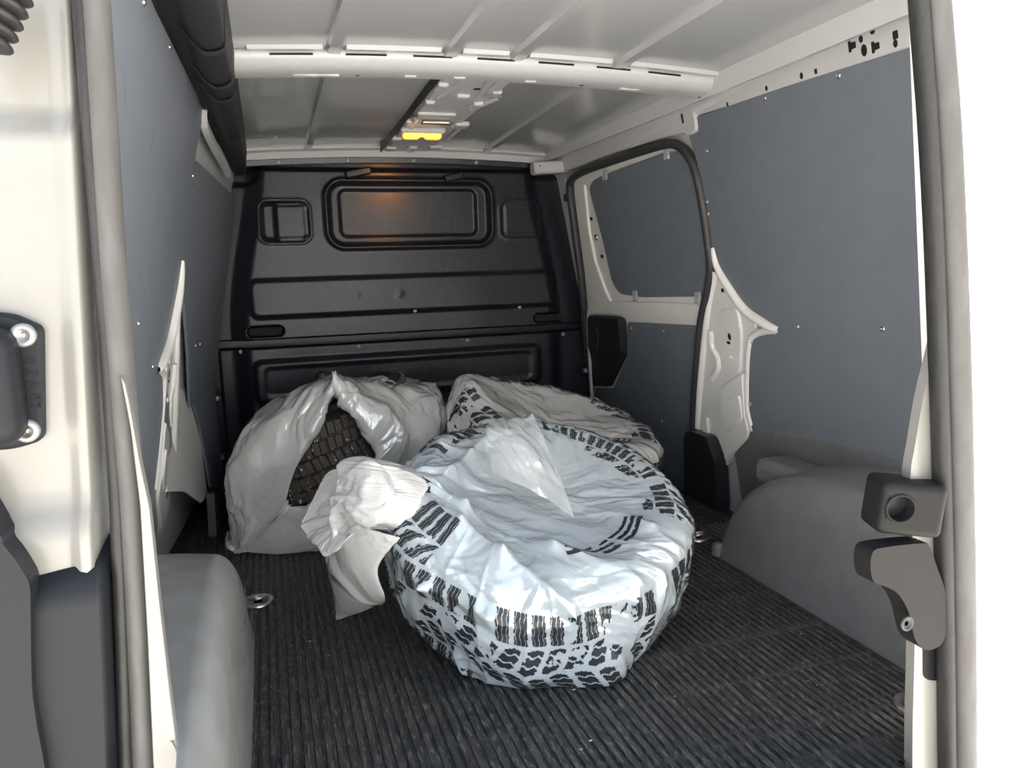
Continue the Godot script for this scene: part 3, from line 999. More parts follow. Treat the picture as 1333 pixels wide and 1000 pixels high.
	for q in [Vector3(0.871, 1.227, -0.870), Vector3(0.877, 1.169, -0.870), Vector3(0.901, 1.019, -0.870), Vector3(0.922, 0.860, -0.870), Vector3(0.944, 0.657, -0.870), Vector3(0.965, 0.453, -0.870), Vector3(0.986, 0.223, -0.870), Vector3(1.005, -0.008, -0.870), Vector3(1.016, -0.123, -0.870)]:
		a.append(q)
	obj("seal_lip", sweep(smooth3(a), ring(0.0105, 0.016, 12), Vector3(0, 0, 1)), M.dark_rubber, g)
	a = PackedVector3Array()
	for q in [Vector3(0.892, 1.227, -0.865), Vector3(0.901, 1.169, -0.865), Vector3(0.928, 1.019, -0.865), Vector3(0.950, 0.859, -0.865), Vector3(0.974, 0.656, -0.865), Vector3(0.995, 0.451, -0.865), Vector3(1.016, 0.220, -0.865), Vector3(1.034, -0.012, -0.865), Vector3(1.044, -0.127, -0.865)]:
		a.append(q)
	obj("seal_bulb", sweep(smooth3(a), ring(0.0185, 0.02, 14), Vector3(0, 0, 1)), M.grey_rubber, g)


func smooth3(p: PackedVector3Array, n := 8) -> PackedVector3Array:
	var out := PackedVector3Array()
	for i in p.size() - 1:
		for j in n:
			out.append(p[i].cubic_interpolate(p[i + 1], p[maxi(i - 1, 0)], p[mini(i + 2, p.size() - 1)], float(j) / n))
	out.append(p[p.size() - 1])
	return out


func build_lining_panels() -> void:
	var outline: Array = [-1.952, 1.238, -1.959, 1.199, -2.010, 1.196, -1.988, 1.115, -1.988, 1.021, -1.989, 0.959, -1.988, 0.862, -1.983, 0.822, -1.935, 0.765, -1.863, 0.695, -1.779, 0.661, -1.724, 0.643, -1.786, 0.631, -1.833, 0.623, -1.863, 0.605, -1.905, 0.496, -1.939, 0.357, -1.915, 0.313, -1.661, 0.310, -1.620, 0.304, -1.514, 0.302, -1.426, 0.278, -1.342, 0.282, -1.336, 0.329, -1.309, 0.405, -1.261, 0.553, -1.229, 0.720, -1.169, 1.211, -1.203, 1.218, -1.562, 1.231, -1.775, 1.234]
	var p := obj("lining_panel", slab(pts(outline), on_right, 0.004, 0.012, 0.002), M.grey_lining)
	tag(p, "big blue-grey lining panel between sliding door and latch block, above the arch cover", "lining panel")
	for q in [Vector2(-1.647, 1.222), Vector2(-1.395, 1.213), Vector2(-1.929, 1.140), Vector2(-1.968, 1.004), Vector2(-1.973, 0.971), Vector2(-1.971, 0.808), Vector2(-1.643, 0.656), Vector2(-1.353, 0.668), Vector2(-1.853, 0.602), Vector2(-1.908, 0.406), Vector2(-1.618, 0.347), Vector2(-1.418, 0.300)]:
		screw(p, on_right, q, 0.012, 0.0065)
	for k in 14:      # scuff marks
		var q: Vector2 = Vector2(-1.435, 0.430) + Vector2(rng.randf_range(-0.05, 0.06), rng.randf_range(-0.045, 0.04))
		obj("scuff", slab(rp(box_poly(q.x - rng.randf_range(0.006, 0.016), q.y - 0.0015, q.x + rng.randf_range(0.004, 0.012), q.y + 0.0015), 0.001, 2), on_right, 0.0115, 0.0123, 0.0002), M.grey_plastic, p)
	# other side
	outline = [-1.212, 1.209, -2.025, 1.248, -2.086, 1.229, -1.996, 1.073, -2.076, 0.949, -2.083, 0.798, -2.054, 0.723, -1.948, 0.653, -1.761, 0.641, -1.851, 0.621, -2.034, 0.535, -2.157, 0.394, -2.224, 0.252, -2.004, 0.250, -1.977, 0.089, -1.829, -0.291, -1.309, 0.546, -0.984, 1.051, -0.932, 1.161, -1.119, 1.206]
	p = obj("lining_panel", slab(pts(outline), on_left, 0.004, 0.012, 0.002), M.grey_lining)
	tag(p, "big grey lining panel under the black roof duct, lightly scratched", "lining panel")
	for q in [Vector2(-1.154, 1.188), Vector2(-1.420, 1.206), Vector2(-1.693, 1.218), Vector2(-1.984, 1.231), Vector2(-2.014, 1.074), Vector2(-1.396, 0.756), Vector2(-1.639, 0.658), Vector2(-1.909, 0.599), Vector2(-2.069, 0.804), Vector2(-1.938, 0.322), Vector2(-2.162, 0.385)]:
		screw(p, on_left, q, 0.012, 0.005)
	for k in 12:      # scratches in the lacquer
		var q: Vector2 = Vector2(-1.254, 1.009)
		q += Vector2(rng.randf_range(-0.25, 0.2), rng.randf_range(-0.3, 0.15))
		var d := Vector2(rng.randf_range(-0.03, 0.03), rng.randf_range(-0.05, 0.05))
		var st := st_new()
		slab_into(st, PackedVector2Array([q, q + d, q + d + Vector2(0.001, 0.0004), q + Vector2(0.001, 0.0004)]), on_left, 0.0118, 0.0123, 0.0001)
		obj("scratch", done(st), M.grey_rubber, p)
	var mid := Vector2(-1.996, 1.073)
	p = obj("lining_panel", slab(pts([-2.007, 1.080, -2.087, 0.950, -2.099, 0.788, -2.254, 0.650] + [Vector2(-2.427, 0.521).x, 0.45, -2.96, 0.45, -2.96, 1.12, mid.x - 0.1, 1.12]), on_left, 0.002, 0.009, 0.002), M.grey_lining)
	var kick := func(q: Vector2, off: float) -> Vector3: return Vector3(wall_x(-1, 0.45, q.x, off), q.y, q.x)
	obj("kick_panel", slab(pts([-2.427, 0.521, -2.580, 0.352, -2.640, 0.179] + [Vector2(-2.640, 0.179).x - 0.1, 0.02, -2.96, 0.02, -2.96, 0.45]), kick, 0.002, 0.009, 0.002), M.grey_lining, p)
	tag(p, "narrow dark grey lining panel between flared white pillar and bulkhead", "lining panel")
	for q in [Vector2(-2.060, 1.045), Vector2(-2.163, 1.191), Vector2(-2.390, 0.638), Vector2(-2.477, 0.635)]:
		screw(p, on_left, q, 0.009, 0.005)
	var rod := PackedVector3Array()
	for q in pts([-2.054, 1.240, -2.086, 1.210, -2.186, 1.195, -2.370, 1.180, -2.529, 1.171, -2.632, 1.159]):
		rod.append(on_left(q, 0.016))
	var o := struct("trim_11", sweep(smooth3(rod, 4), pts([-0.012, -0.008, 0.012, -0.008, 0.012, 0.008, -0.012, 0.008]), Vector3.LEFT, false, true), M.rail_paint, "bare pale metal strip under the far part of the roof duct", "flange")
	o.name = "trim_11"


func arch_h(z: float) -> float:
	var t := absf(z + 1.3) / (0.5 if z < -1.3 else 0.62)
	return 0.335 * pow(maxf(0.0, 1.0 - pow(t, 2.2)), 0.417)


func arch_mesh(s: int) -> ArrayMesh:
	var P := PackedVector3Array()
	var nv := 90
	var nu := 64
	var ztab := []
	for j in nv:
		var t := j / (nv - 1.0)
		ztab.append(lerpf(-2.03, -0.96 if s > 0 else -0.85, t))
	for j in 40:
		ztab.append(-1.81 + 0.06 * pow(j / 39.0, 2.0))
	ztab.sort()
	nv = ztab.size()
	for j in nv:
		var z: float = ztab[j]
		var h := arch_h(z)
		var ytop := 0.36 + 0.08 * smoothstep(-1.95, -2.03, z)
		for i in nu:
			var u := i / (nu - 1.0)
			var x: float
			var y: float
			if u < 0.25:      # flat flange on the wall
				var k := u / 0.25
				y = lerpf(ytop, h + 0.0, k)
				x = wall_x(1, y, z, 0.016 if k > 0 else 0.0)
				if z > -0.965:
					x = lerpf(1.26, 1.22, smoothstep(-0.965, -0.9, z))
					y = h
			elif u < 0.55:      # top of the arch, falling slightly inwards
				var k := (u - 0.25) / 0.3
				x = lerpf(wall_x(1, h, z, 0.016) if z < -0.965 else lerpf(1.26, 1.22, smoothstep(-0.965, -0.9, z)), 1.222, k)
				y = h - 0.015 * k * minf(h * 8.0, 1.0) + 0.004 * sin(k * PI) 
			elif u < 0.8:      # rounded shoulder
				var k := (u - 0.55) / 0.25 * PI / 2
				var r := minf(0.055, h)
				x = 1.222 - r * 0.85 * sin(k)
				y = h - 0.015 * minf(h * 8.0, 1.0) - r * 1.6 * (1.0 - cos(k)) * minf(1.0, h / 0.09)
			else:
				var k := (u - 0.8) / 0.2
				var r := minf(0.055, h)
				var y0 := h - 0.015 * minf(h * 8.0, 1.0) - r * 1.6 * minf(1.0, h / 0.09)
				x = lerpf(1.222 - r * 0.85, 1.164, k)
				y = lerpf(y0, 0.0, k)
			P.append(Vector3(MID + s * (x - MID), maxf(y, 0.0), z))
	return grid(P, nu, nv, s < 0)


func build_arch_covers() -> void:
	var o := group_root("arch_cover", "grey plastic wheel arch cover under the big lining panel, below the latch block", "wheel arch", Vector3(1.28, 0, -1.4))
	obj("cover_shell", arch_mesh(1), M.grey_plastic, o)
	var q := Vector2(-1.671, 0.257)
	obj("raised_box", rbox(Vector3(1.32, q.y - 0.008, q.x), Vector3(0.12, 0.075, 0.19), 0.028), M.grey_plastic, o)
	obj("edge_clip", rbox(Vector3(1.168, 0.016, -1.79), Vector3(0.03, 0.05, 0.03), 0.012), M.grey_plastic, o)
	for v in [Vector2(-1.682, 0.229), Vector2(-1.654, 0.234)]:
		screw(o, on_right, v, 0.018, 0.005, M.black_plastic)
	o = group_root("arch_cover", "scuffed grey plastic wheel arch cover bulging beside the pale inner pillar, daylight put into its lighter colour", "wheel arch", Vector3(-0.2, 0, -1.4))
	obj("cover_shell", arch_mesh(-1), M.daylit_grey_plastic, o)
	for k in 10:
		var z := rng.randf_range(-1.75, -1.25)
		var y := rng.randf_range(0.05, 0.24)
		obj("scratch", rbox(Vector3(-0.0835, y, z), Vector3(0.0012, rng.randf_range(0.004, 0.02), 0.0015), 0.0005), M.grey_rubber, o)


func build_small_fittings() -> void:
	# black pillar foot covers
	var p := obj("pillar_cover", slab(rp([-2.261, 0.251, -2.224, 0.266, -2.127, 0.264, -2.100, 0.187, -2.128, 0.029, -2.205, -0.183, -2.440, -0.331], 0.02), on_right, 0.0, 0.05, 0.012), M.black_plastic)
	tag(p, "black plastic foot cover on the white pillar by the sliding door", "pillar cover")
	var kick := func(q: Vector2, off: float) -> Vector3: return Vector3(wall_x(-1, 0.45, q.x, off), q.y, q.x)
	p = obj("pillar_cover", slab(rp([-2.585, 0.146, -2.683, 0.135, -2.805, 0.057, -2.862, -0.076, -2.839, -0.141, -2.541, -0.034], 0.02), kick, 0.006, 0.04, 0.01), M.black_plastic)
	tag(p, "black plastic foot cover on the white pillar beside the open tyre bag", "pillar cover")
	# roof duct
	var o := group_root("roof_duct", "black foam-wrapped duct running along the roof edge above the big scratched lining panel", "roof duct", Vector3(-0.08, 1.25, -2.0))
	var path := PackedVector3Array()
	for i in 30:
		path.append(Vector3(-0.083, 1.262, lerpf(-3.02, -0.96, i / 29.0)))
	obj("duct_body", sweep(path, crv([-0.05, -0.02, -0.046, -0.05, -0.02, -0.06, 0.0, -0.045, 0.012, -0.028, 0.03, -0.022, 0.05, -0.012, 0.052, 0.05, -0.05, 0.05], 3), Vector3.UP), M.duct_foam, o)
	for z in [-1.42, -1.66, -1.78, -2.3]:
		var b := PackedVector3Array([Vector3(-0.083, 1.262, z - 0.012), Vector3(-0.083, 1.262, z), Vector3(-0.083, 1.262, z + 0.012)])
		obj("duct_band", sweep(b, crv([-0.053, -0.022, -0.05, -0.054, -0.02, -0.065, 0.002, -0.049, 0.013, -0.032, 0.02, -0.02, 0.0, 0.03, -0.05, 0.03], 3), Vector3.UP), M.black_rubber, o)
	var strip := PackedVector3Array()
	for i in 20:
		strip.append(Vector3(-0.062, 1.213, lerpf(-3.0, -0.97, i / 19.0)))
	obj("duct_ridge", sweep(strip, ring(0.008, 0.01, 10), Vector3.UP), M.black_rubber, o)
	# lashing eyes
	for q in [[Vector2(-0.080, -1.958), "steel lashing eye on the mat beside the scuffed arch cover", 0.0], [Vector2(1.190, -1.932), "steel lashing eye by the foot cover near the sliding door", 0.5], [Vector2(1.084, -1.010), "steel lashing eye sunk in the mat below the latch base", 1.2]]:
		var v: Vector2 = q[0]
		var e := group_root("lashing_eye", q[1], "lashing eye", Vector3(v.x, 0.004, v.y), "lashing eyes on the load floor")
		obj("cup", lathe([0.0, 0.002, 0.022, 0.002, 0.026, 0.006, 0.036, 0.008, 0.04, 0.004, 0.04, 0.0], 28), M.bare_steel, e, Transform3D(Basis(), Vector3(v.x, 0.004, v.y)))
		var ringp := PackedVector3Array()
		for i in 24:
			var t := TAU * i / 24
			ringp.append(Vector3(v.x, 0.016, v.y) + Basis(Vector3.UP, q[2]) * Vector3(0.022 * cos(t), 0.006 * sin(t), 0.02 * sin(t)))
		obj("eye", sweep(ringp, ring(0.004, 0.004, 8), Vector3.UP, true), M.bare_steel, e)


func build_rear_hardware() -> void:
	# latch block with a round socket
	var c := Vector3(0.894, 0.448, -0.860)
	var b := Basis(Vector3.UP, -0.35) * Basis(Vector3(0, 0, 1), -0.12)
	var o := group_root("latch_block", "grey plastic block with a round socket on the rear pillar, above the curved lever", "latch", c)
	var cut := CSGBox3D.new()
	cut.name = "block"
	var body := CSGCombiner3D.new()
	cut.free()
	body.name = "block"
	var bm := CSGMesh3D.new()
	bm.mesh = rbox(Vector3(0.002, 0, -0.03), Vector3(0.098, 0.082, 0.07), 0.012)
	body.add_child(bm)
	var drill := CSGCylinder3D.new()
	drill.radius = 0.021
	drill.height = 0.05
	drill.sides = 28
	drill.operation = CSGShape3D.OPERATION_SUBTRACTION
	drill.transform = Transform3D(Basis(Vector3.RIGHT, PI / 2), Vector3(-0.018, 0.002, 0.0))
	body.add_child(drill)
	bm.material = M.latch_plastic
	drill.material = M.black_plastic
	body.transform = Transform3D(b, Vector3.ZERO)
	o.add_child(body)
	obj("socket_rim", sweep(circle3(c + b * Vector3(-0.018, 0.002, 0.0055), b.z, b.x, 0.021, 24), ring(0.002, 0.002, 8), b.z, true), M.latch_plastic, o)
	# curved lever
	var lv := group_root("latch_lever", "grey plastic hook-shaped lever on the rear pillar, under the socket block", "lever", Vector3(0.924, 0.296, -0.890))
	var prof := crv([0.825, 0.393, 0.848, 0.397, 0.918, 0.393, 0.932, 0.386, 0.952, 0.344, 0.969, 0.306, 0.978, 0.260, 0.970, 0.225, 0.952, 0.216, 0.931, 0.219, 0.912, 0.241, 0.897, 0.287, 0.875, 0.320, 0.851, 0.335, 0.830, 0.345, 0.822, 0.367], 4)
	obj("lever_arm", slab(prof, at_z(-0.893), 0.0, 0.034, 0.014), M.latch_plastic, lv)
	var pv := Vector3(0.884, 0.275, -0.848)
	obj("pivot_hole", lathe([0.0, -0.002, 0.007, -0.002, 0.0085, 0.0005, 0.011, 0.001, 0.012, -0.001], 20), M.black_plastic, lv, facing(pv + Vector3(0, 0, 0.001), Vector3(0, 0, 1)))
	obj("pivot_boss", rbox(Vector3(0.986, 0.233, -0.900), Vector3(0.028, 0.07, 0.04), 0.012), M.latch_plastic, lv)
	var base := obj("base_plate", slab(rp([0.958, 0.334, 0.997, 0.351, 1.011, 0.131, 0.966, 0.141, 0.951, 0.154, 0.947, 0.219], 0.012), at_z(-0.905), 0.0, 0.022, 0.006), M.black_plastic, lv)
	obj("base_bolt", lathe([0.012, -0.004, 0.012, 0.004, 0.009, 0.007, 0, 0.007], 16), M.latch_plastic, base, facing(Vector3(1.011, 0.163, -0.912), Vector3(0, 0, 1)))
	# hinge plate
	var h := group_root("hinge_plate", "dark plastic hinge plate with two bolts on the white rear pillar", "hinge plate", Vector3(-0.266, 0.718, -0.940))
	obj("plate", slab(rp([-0.313, 0.799, -0.272, 0.795, -0.259, 0.792, -0.237, 0.779, -0.235, 0.773, -0.246, 0.658, -0.251, 0.652, -0.274, 0.646, -0.331, 0.647], 0.012), at_z(-0.955), 0.0, 0.018, 0.004), M.bumper_plastic, h)
	obj("hinge_arm", rbox(Vector3(-0.300, 0.719, -0.920), Vector3(0.09, 0.13, 0.06), 0.025), M.bumper_plastic, h)
	for q in [Vector3(-0.252, 0.770, -0.937), Vector3(-0.260, 0.666, -0.937)]:
		var bt := obj("bolt", lathe([0.013, -0.002, 0.013, 0.003, 0.0105, 0.006, 0.0065, 0.0065, 0.006, 0.002, 0, 0.002], 20), M.dull_bolt, h, facing(q, Vector3(0, 0, 1)))
		obj("socket", lathe([0.0045, 0.0, 0.0035, 0.0045, 0, 0.005], 6), M.bare_steel, bt, Transform3D(Basis(facing(q, Vector3(0, 0, 1)).basis), q))
	var tm := TextMesh.new()
	tm.text = "0 Z A 83"
	tm.font_size = 14
	tm.pixel_size = 0.0011
	tm.depth = 0.0012
	obj("embossed_mark", tm, M.latch_plastic, h, Transform3D(Basis(Vector3(0, 0, 1), -PI / 2), Vector3(-0.248, 0.717, -0.937)))
	var tm2 := TextMesh.new()
	tm2.text = "E-P 9677751"
	tm2.font_size = 8
	tm2.pixel_size = 0.0011
	tm2.depth = 0.0012
	obj("embossed_mark", tm2, M.latch_plastic, h, Transform3D(Basis(Vector3(0, 0, 1), -PI / 2), Vector3(-0.258, 0.719, -0.937)))
	# dark plastic corner panel under the hinge
	var P := PackedVector3Array()
	var nu := 60
	var nv := 60
	var e0 := Vector3(-0.190, 0.512, -0.940)
	for j in nv:
		var v := j / (nv - 1.0)
		var y := lerpf(-0.45, e0.y, v)
		var xr := e0.x - 0.06 * (e0.y - y) - 0.002
		for i in nu:
			var u := i / (nu - 1.0)
			var x := lerpf(xr - 0.42, xr, u)
			var z := -0.945
			z += 0.03 * smoothstep(e0.y - 0.004, e0.y - 0.035, y)
			z -= 0.03 * smoothstep(xr - 0.006, xr, x)
			z += 0.018 * smoothstep(xr - 0.125, xr - 0.16, x + 0.0 * y) 
			if j == nv - 1 or i == nu - 1:
				z -= 0.04
			P.append(Vector3(x, y + (0.012 * smoothstep(xr - 0.12, xr, x) if j > nv - 3 else 0.0), z))
	var cp := obj("corner_panel", grid(P, nu, nv), M.bumper_plastic)
	tag(cp, "dark grey plastic corner panel below the hinge plate", "body panel")
	var horn := obj("panel_horn", slab(crv([-0.326, 0.612, -0.289, 0.566, -0.285, 0.552, -0.277, 0.536, -0.270, 0.518, -0.266, 0.501, -0.269, 0.466, -0.277, 0.377, -0.282, 0.228, -0.369, 0.252], 4), at_z(-0.950), 0.0, 0.05, 0.015), M.bumper_plastic, cp)
	horn.name = "panel_horn"
	# ribbed rubber bellows in the top corner of the pillar
	var bl := group_root("wire_bellows", "grey ribbed rubber bellows above the hinge plate", "cable bellows", Vector3(-0.223, 1.082, -0.870))
	var dir := Vector3(-0.45, -1.0, 0.1).normalized()
	var cpos := Vector3(-0.232, 1.086, -0.900)
	for k in 6:
		obj("bellows_ring", lathe([0.012, -0.009, 0.024, -0.003, 0.026, 0.0, 0.024, 0.003, 0.012, 0.009], 20), M.dark_rubber, bl, facing(cpos + dir * (k - 3.0) * 0.013, dir))
	obj("bellows_core", lathe([0.0, -0.05, 0.014, -0.05, 0.014, 0.05, 0.0, 0.05], 16), M.dark_rubber, bl, facing(cpos, dir))


func circle3(c: Vector3, n: Vector3, x: Vector3, r: float, k: int) -> PackedVector3Array:
	var y := n.cross(x).normalized()
	var out := PackedVector3Array()
	for i in k:
		out.append(c + x * r * cos(TAU * i / k) + y * r * sin(TAU * i / k))
	return out


func build_lamp() -> void:
	var c := Vector3(0.532, roof_y(0.53, -2.57) - 0.022, -2.57)
	var o := group_root("ceiling_lamp", "lit amber courtesy lamp in the pressed carrier on the roof", "lamp", c)
	obj("housing", rbox(c + Vector3(0, 0.004, 0), Vector3(0.15, 0.02, 0.075), 0.009), M.rail_paint, o)
	for s in [-1, 1]:
		obj("lens", rbox(c + Vector3(0.036 * s, -0.01, 0.004), Vector3(0.056, 0.022, 0.04), 0.01), M.lamp_lens, o)
	obj("lens_bridge", rbox(c + Vector3(0, -0.0085, 0.014), Vector3(0.05, 0.016, 0.02), 0.006), M.lamp_lens, o)
	obj("lamp_switch", rbox(c + Vector3(0, -0.008, -0.004), Vector3(0.022, 0.014, 0.02), 0.004), M.rail_paint, o)
	obj("lamp_contact", rbox(c + Vector3(0.015, 0.004, 0.15), Vector3(0.09, 0.012, 0.03), 0.005), M.bare_steel, o)
	var l := SpotLight3D.new()
	l.name = "lamp_light"
	l.spot_angle = 24.0
	l.spot_angle_attenuation = 1.0
	l.light_color = Color(1.0, 0.62, 0.25)
	l.light_energy = 0.05
	l.light_size = 0.03
	l.spot_range = 6.0
	l.spot_attenuation = 2.0
	l.shadow_enabled = true
	add_child(l)
	l.look_at_from_position(c + Vector3(0, -0.026, 0.0), c + Vector3(-0.06, -0.17, -0.42), Vector3.UP)


# ------------------------------------------------------------------ tyres and bags
func tyre_profile(w: float, r: float) -> Array:      # closed section, [radius, height]
	var h := w / 2
	var ri := r * 0.64
	return [ri, -h * 0.72, ri + 0.012, -h * 0.86, ri + 0.05, -h * 1.02, r * 0.87, -h * 1.04, r - 0.022, -h * 0.92, r - 0.008, -h * 0.8, r - 0.001, -h * 0.4, r, 0, r - 0.001, h * 0.4, r - 0.008, h * 0.8, r - 0.022, h * 0.92, r * 0.87, h * 1.04, ri + 0.05, h * 1.02, ri + 0.012, h * 0.86, ri, h * 0.72, ri + 0.02, h * 0.6, r - 0.03, h * 0.5, r - 0.03, -h * 0.5, ri + 0.02, -h * 0.6, ri, -h * 0.72]


func tilted(c: Vector3, n: Vector3) -> Transform3D:      # y along the axle, x near world x
	n = n.normalized()
	var z := Vector3.RIGHT.cross(n).normalized()
	return Transform3D(Basis(n.cross(z), n, z), c)


func hash3(i: int, j: int, k: int) -> float:
	var n := (i * 73856093) ^ (j * 19349663) ^ (k * 83492791)
	n = ((n ^ (n >> 13)) * 1274126177) & 0x7fffffff
	return float((n ^ (n >> 11)) & 0xffff) / 65535.0


func facet(p: Vector3) -> float:      # random values joined by flat facets: linear inside each tetrahedron of a lattice
	var s := (p.x + p.y + p.z) / 3.0
	var i := floori(p.x + s)
	var j := floori(p.y + s)
	var k := floori(p.z + s)
	var t := float(i + j + k) / 6.0
	var x := p.x - i + t
	var y := p.y - j + t
	var z := p.z - k + t
	# barycentric co-ordinates in the skewed cube
	var u := x + (x + y + z) / 3.0
	var v := y + (x + y + z) / 3.0
	var w := z + (x + y + z) / 3.0
	var a := hash3(i, j, k)
	var d := hash3(i + 1, j + 1, k + 1)
	if u >= v:
		if v >= w:
			return a * (1 - u) + hash3(i + 1, j, k) * (u - v) + hash3(i + 1, j + 1, k) * (v - w) + d * w
		if u >= w:
			return a * (1 - u) + hash3(i + 1, j, k) * (u - w) + hash3(i + 1, j, k + 1) * (w - v) + d * v
		return a * (1 - w) + hash3(i, j, k + 1) * (w - u) + hash3(i + 1, j, k + 1) * (u - v) + d * v
	if v < w:
		return a * (1 - w) + hash3(i, j, k + 1) * (w - v) + hash3(i, j + 1, k + 1) * (v - u) + d * u
	if u < w:
		return a * (1 - v) + hash3(i, j + 1, k) * (v - w) + hash3(i, j + 1, k + 1) * (w - u) + d * u
	return a * (1 - v) + hash3(i, j + 1, k) * (v - u) + hash3(i + 1, j + 1, k) * (u - w) + d * w


var grain := Vector3(0, 0, 0)      # creases run longer along this direction


func wrinkle(p: Vector3, a: float, seed_: float) -> float:      # crumpled thin film: flat facets that meet in sharp creases
	var q := p + Vector3(seed_, seed_ * 0.7, -seed_)
	var w := Vector3(n_big.get_noise_3dv(q), n_big.get_noise_3dv(q + Vector3(7, 1, 3)), n_big.get_noise_3dv(q + Vector3(2, 9, 5)))
	var m := smoothstep(-0.35, 0.45, n_big.get_noise_3dv(q * 0.8 + Vector3(3, 3, 3)))
	q += w * 0.05
	q -= grain * q.dot(grain) * 0.62
	var h := (facet(q * 10.0) - 0.5) * 1.25
	h += (facet(q * 26.0 + Vector3(5, 5, 5)) - 0.5) * (0.15 + 0.55 * m)
	h += (facet(q * 58.0 + Vector3(9, 9, 9)) - 0.5) * 0.26 * m
	return a * h


func displace(P: PackedVector3Array, nu: int, nv: int, wrap: bool, f: Callable) -> PackedVector3Array:
	var Q := P.duplicate()
	for j in nv:
		for i in nu:
			var l := (nu - 2 if wrap else 0) if i == 0 else i - 1
			var r := (1 if wrap else nu - 1) if i == nu - 1 else i + 1
			var c := (P[j * nu + r] - P[j * nu + l]).cross(P[mini(j + 1, nv - 1) * nu + i] - P[maxi(j - 1, 0) * nu + i])
			if c.length_squared() > 1e-18:
				Q[j * nu + i] += c.normalized() * f.call(P[j * nu + i], float(i) / (nu - 1), float(j) / (nv - 1))
	return Q


func seg_d(p: Vector3, a: Vector3, b: Vector3) -> float:
	return p.distance_to(Geometry3D.get_closest_point_to_segment(p, a, b))


func bag_polar(xf: Transform3D, prof: Array, pulls: Array, ridges: Array, amp: float, seed_: float, nu := 420, nv := 190, knot := Vector3.INF) -> ArrayMesh:
	var c2 := crv(prof, 12, false)
	var arc := PackedFloat32Array([0.0])
	for i in range(1, c2.size()):
		arc.append(arc[i - 1] + c2[i].distance_to(c2[i - 1]))
	var tot := arc[arc.size() - 1]
	var P := PackedVector3Array()
	P.resize(nu * nv)
	var k := 0
	for j in nv:
		var s := tot * j / (nv - 1.0)
		while k < c2.size() - 2 and arc[k + 1] < s:
			k += 1
		var q := c2[k].lerp(c2[k + 1], clampf((s - arc[k]) / maxf(arc[k + 1] - arc[k], 1e-6), 0, 1))
		for i in nu:
			var a := TAU * i / (nu - 1.0)
			var p := xf * Vector3(q.x * cos(a), q.y, q.x * sin(a))
			for u in pulls:
				p += u[1] * exp(-p.distance_squared_to(u[0]) / (u[2] * u[2]))
			P[j * nu + i] = p
	P = displace(P, nu, nv, true, func(p: Vector3, u: float, v: float) -> float:
		var d := -wrinkle(p, amp, seed_)
		# pleats running over the rim
		var pl := 1.0 - absf(n_mid.get_noise_2d(cos(u * TAU) * 0.2 + seed_, sin(u * TAU) * 0.2 + v * 0.12))
		d -= amp * 0.2 * pow(pl, 6.0) * smoothstep(0.2, 0.4, v) * smoothstep(0.8, 0.6, v)
		if knot.is_finite():      # tension folds that fan out from the knot
			var kv := p - knot
			var dist := kv.length()
			d -= 0.028 * (facet(Vector3(atan2(kv.z, kv.x) * 4.5, dist * 3.5, 2.0)) - 0.5) * smoothstep(0.65, 0.05, dist)
		for r in ridges:
			var e := seg_d(p, r[0], r[1])
			if e < r[3] * 4.0:
				d -= r[2] * exp(-e / r[3])
		return d)
	for i in P.size():
		if P[i].y < 0.006:
			P[i].y = 0.006 + 0.002 * absf(n_mid.get_noise_3dv(P[i]))
	return grid(P, nu, nv, true, true)


func loft(loops: Array, nu: int, nv: int, amp: float, seed_: float, pleat := 0.0) -> ArrayMesh:
	var P := PackedVector3Array()
	P.resize(nu * nv)
	var L := loops.size()
	var K: int = loops[0].size()
	for j in nv:
		var v := (L - 1.0) * j / (nv - 1)
		var lj := mini(int(v), L - 2)
		for i in nu:
			var u := float(K) * i / (nu - 1)
			var ki := int(u) % K
			var fu := u - int(u)
			var row := []
			for d in [-1, 0, 1, 2]:
				var lp: Array = loops[clampi(lj + d, 0, L - 1)]
				row.append((lp[ki] as Vector3).cubic_interpolate(lp[(ki + 1) % K], lp[(ki + K - 1) % K], lp[(ki + 2) % K], fu))
			P[j * nu + i] = (row[1] as Vector3).cubic_interpolate(row[2], row[0], row[3], v - lj)
	P = displace(P, nu, nv, true, func(p: Vector3, u: float, v: float) -> float:
		var pl := 1.0 - absf(n_mid.get_noise_2d(cos(u * TAU) * 0.5 + seed_, sin(u * TAU) * 0.5 + v * 0.05))
		return wrinkle(p, amp, seed_) + pleat * pow(pl, 3.0))
	for i in P.size():
		P[i].y = maxf(P[i].y, 0.006)
	return grid(P, nu, nv, false, true)


func patch(a: Vector3, b: Vector3, c: Vector3, d: Vector3, bulge: Vector3, amp: float, seed_: float, n := 60) -> ArrayMesh:
	var P := PackedVector3Array()
	for j in n:
		for i in n:
			var u := i / (n - 1.0)
			var v := j / (n - 1.0)
			P.append(a.lerp(b, u).lerp(d.lerp(c, u), v) + bulge * sin(u * PI) * sin(v * PI * 0.9 + 0.15))
	P = displace(P, n, n, false, func(p: Vector3, _u: float, _v: float) -> float: return wrinkle(p, amp, seed_))
	for i in P.size():
		P[i].y = maxf(P[i].y, 0.006)
	return grid(P, n, n)


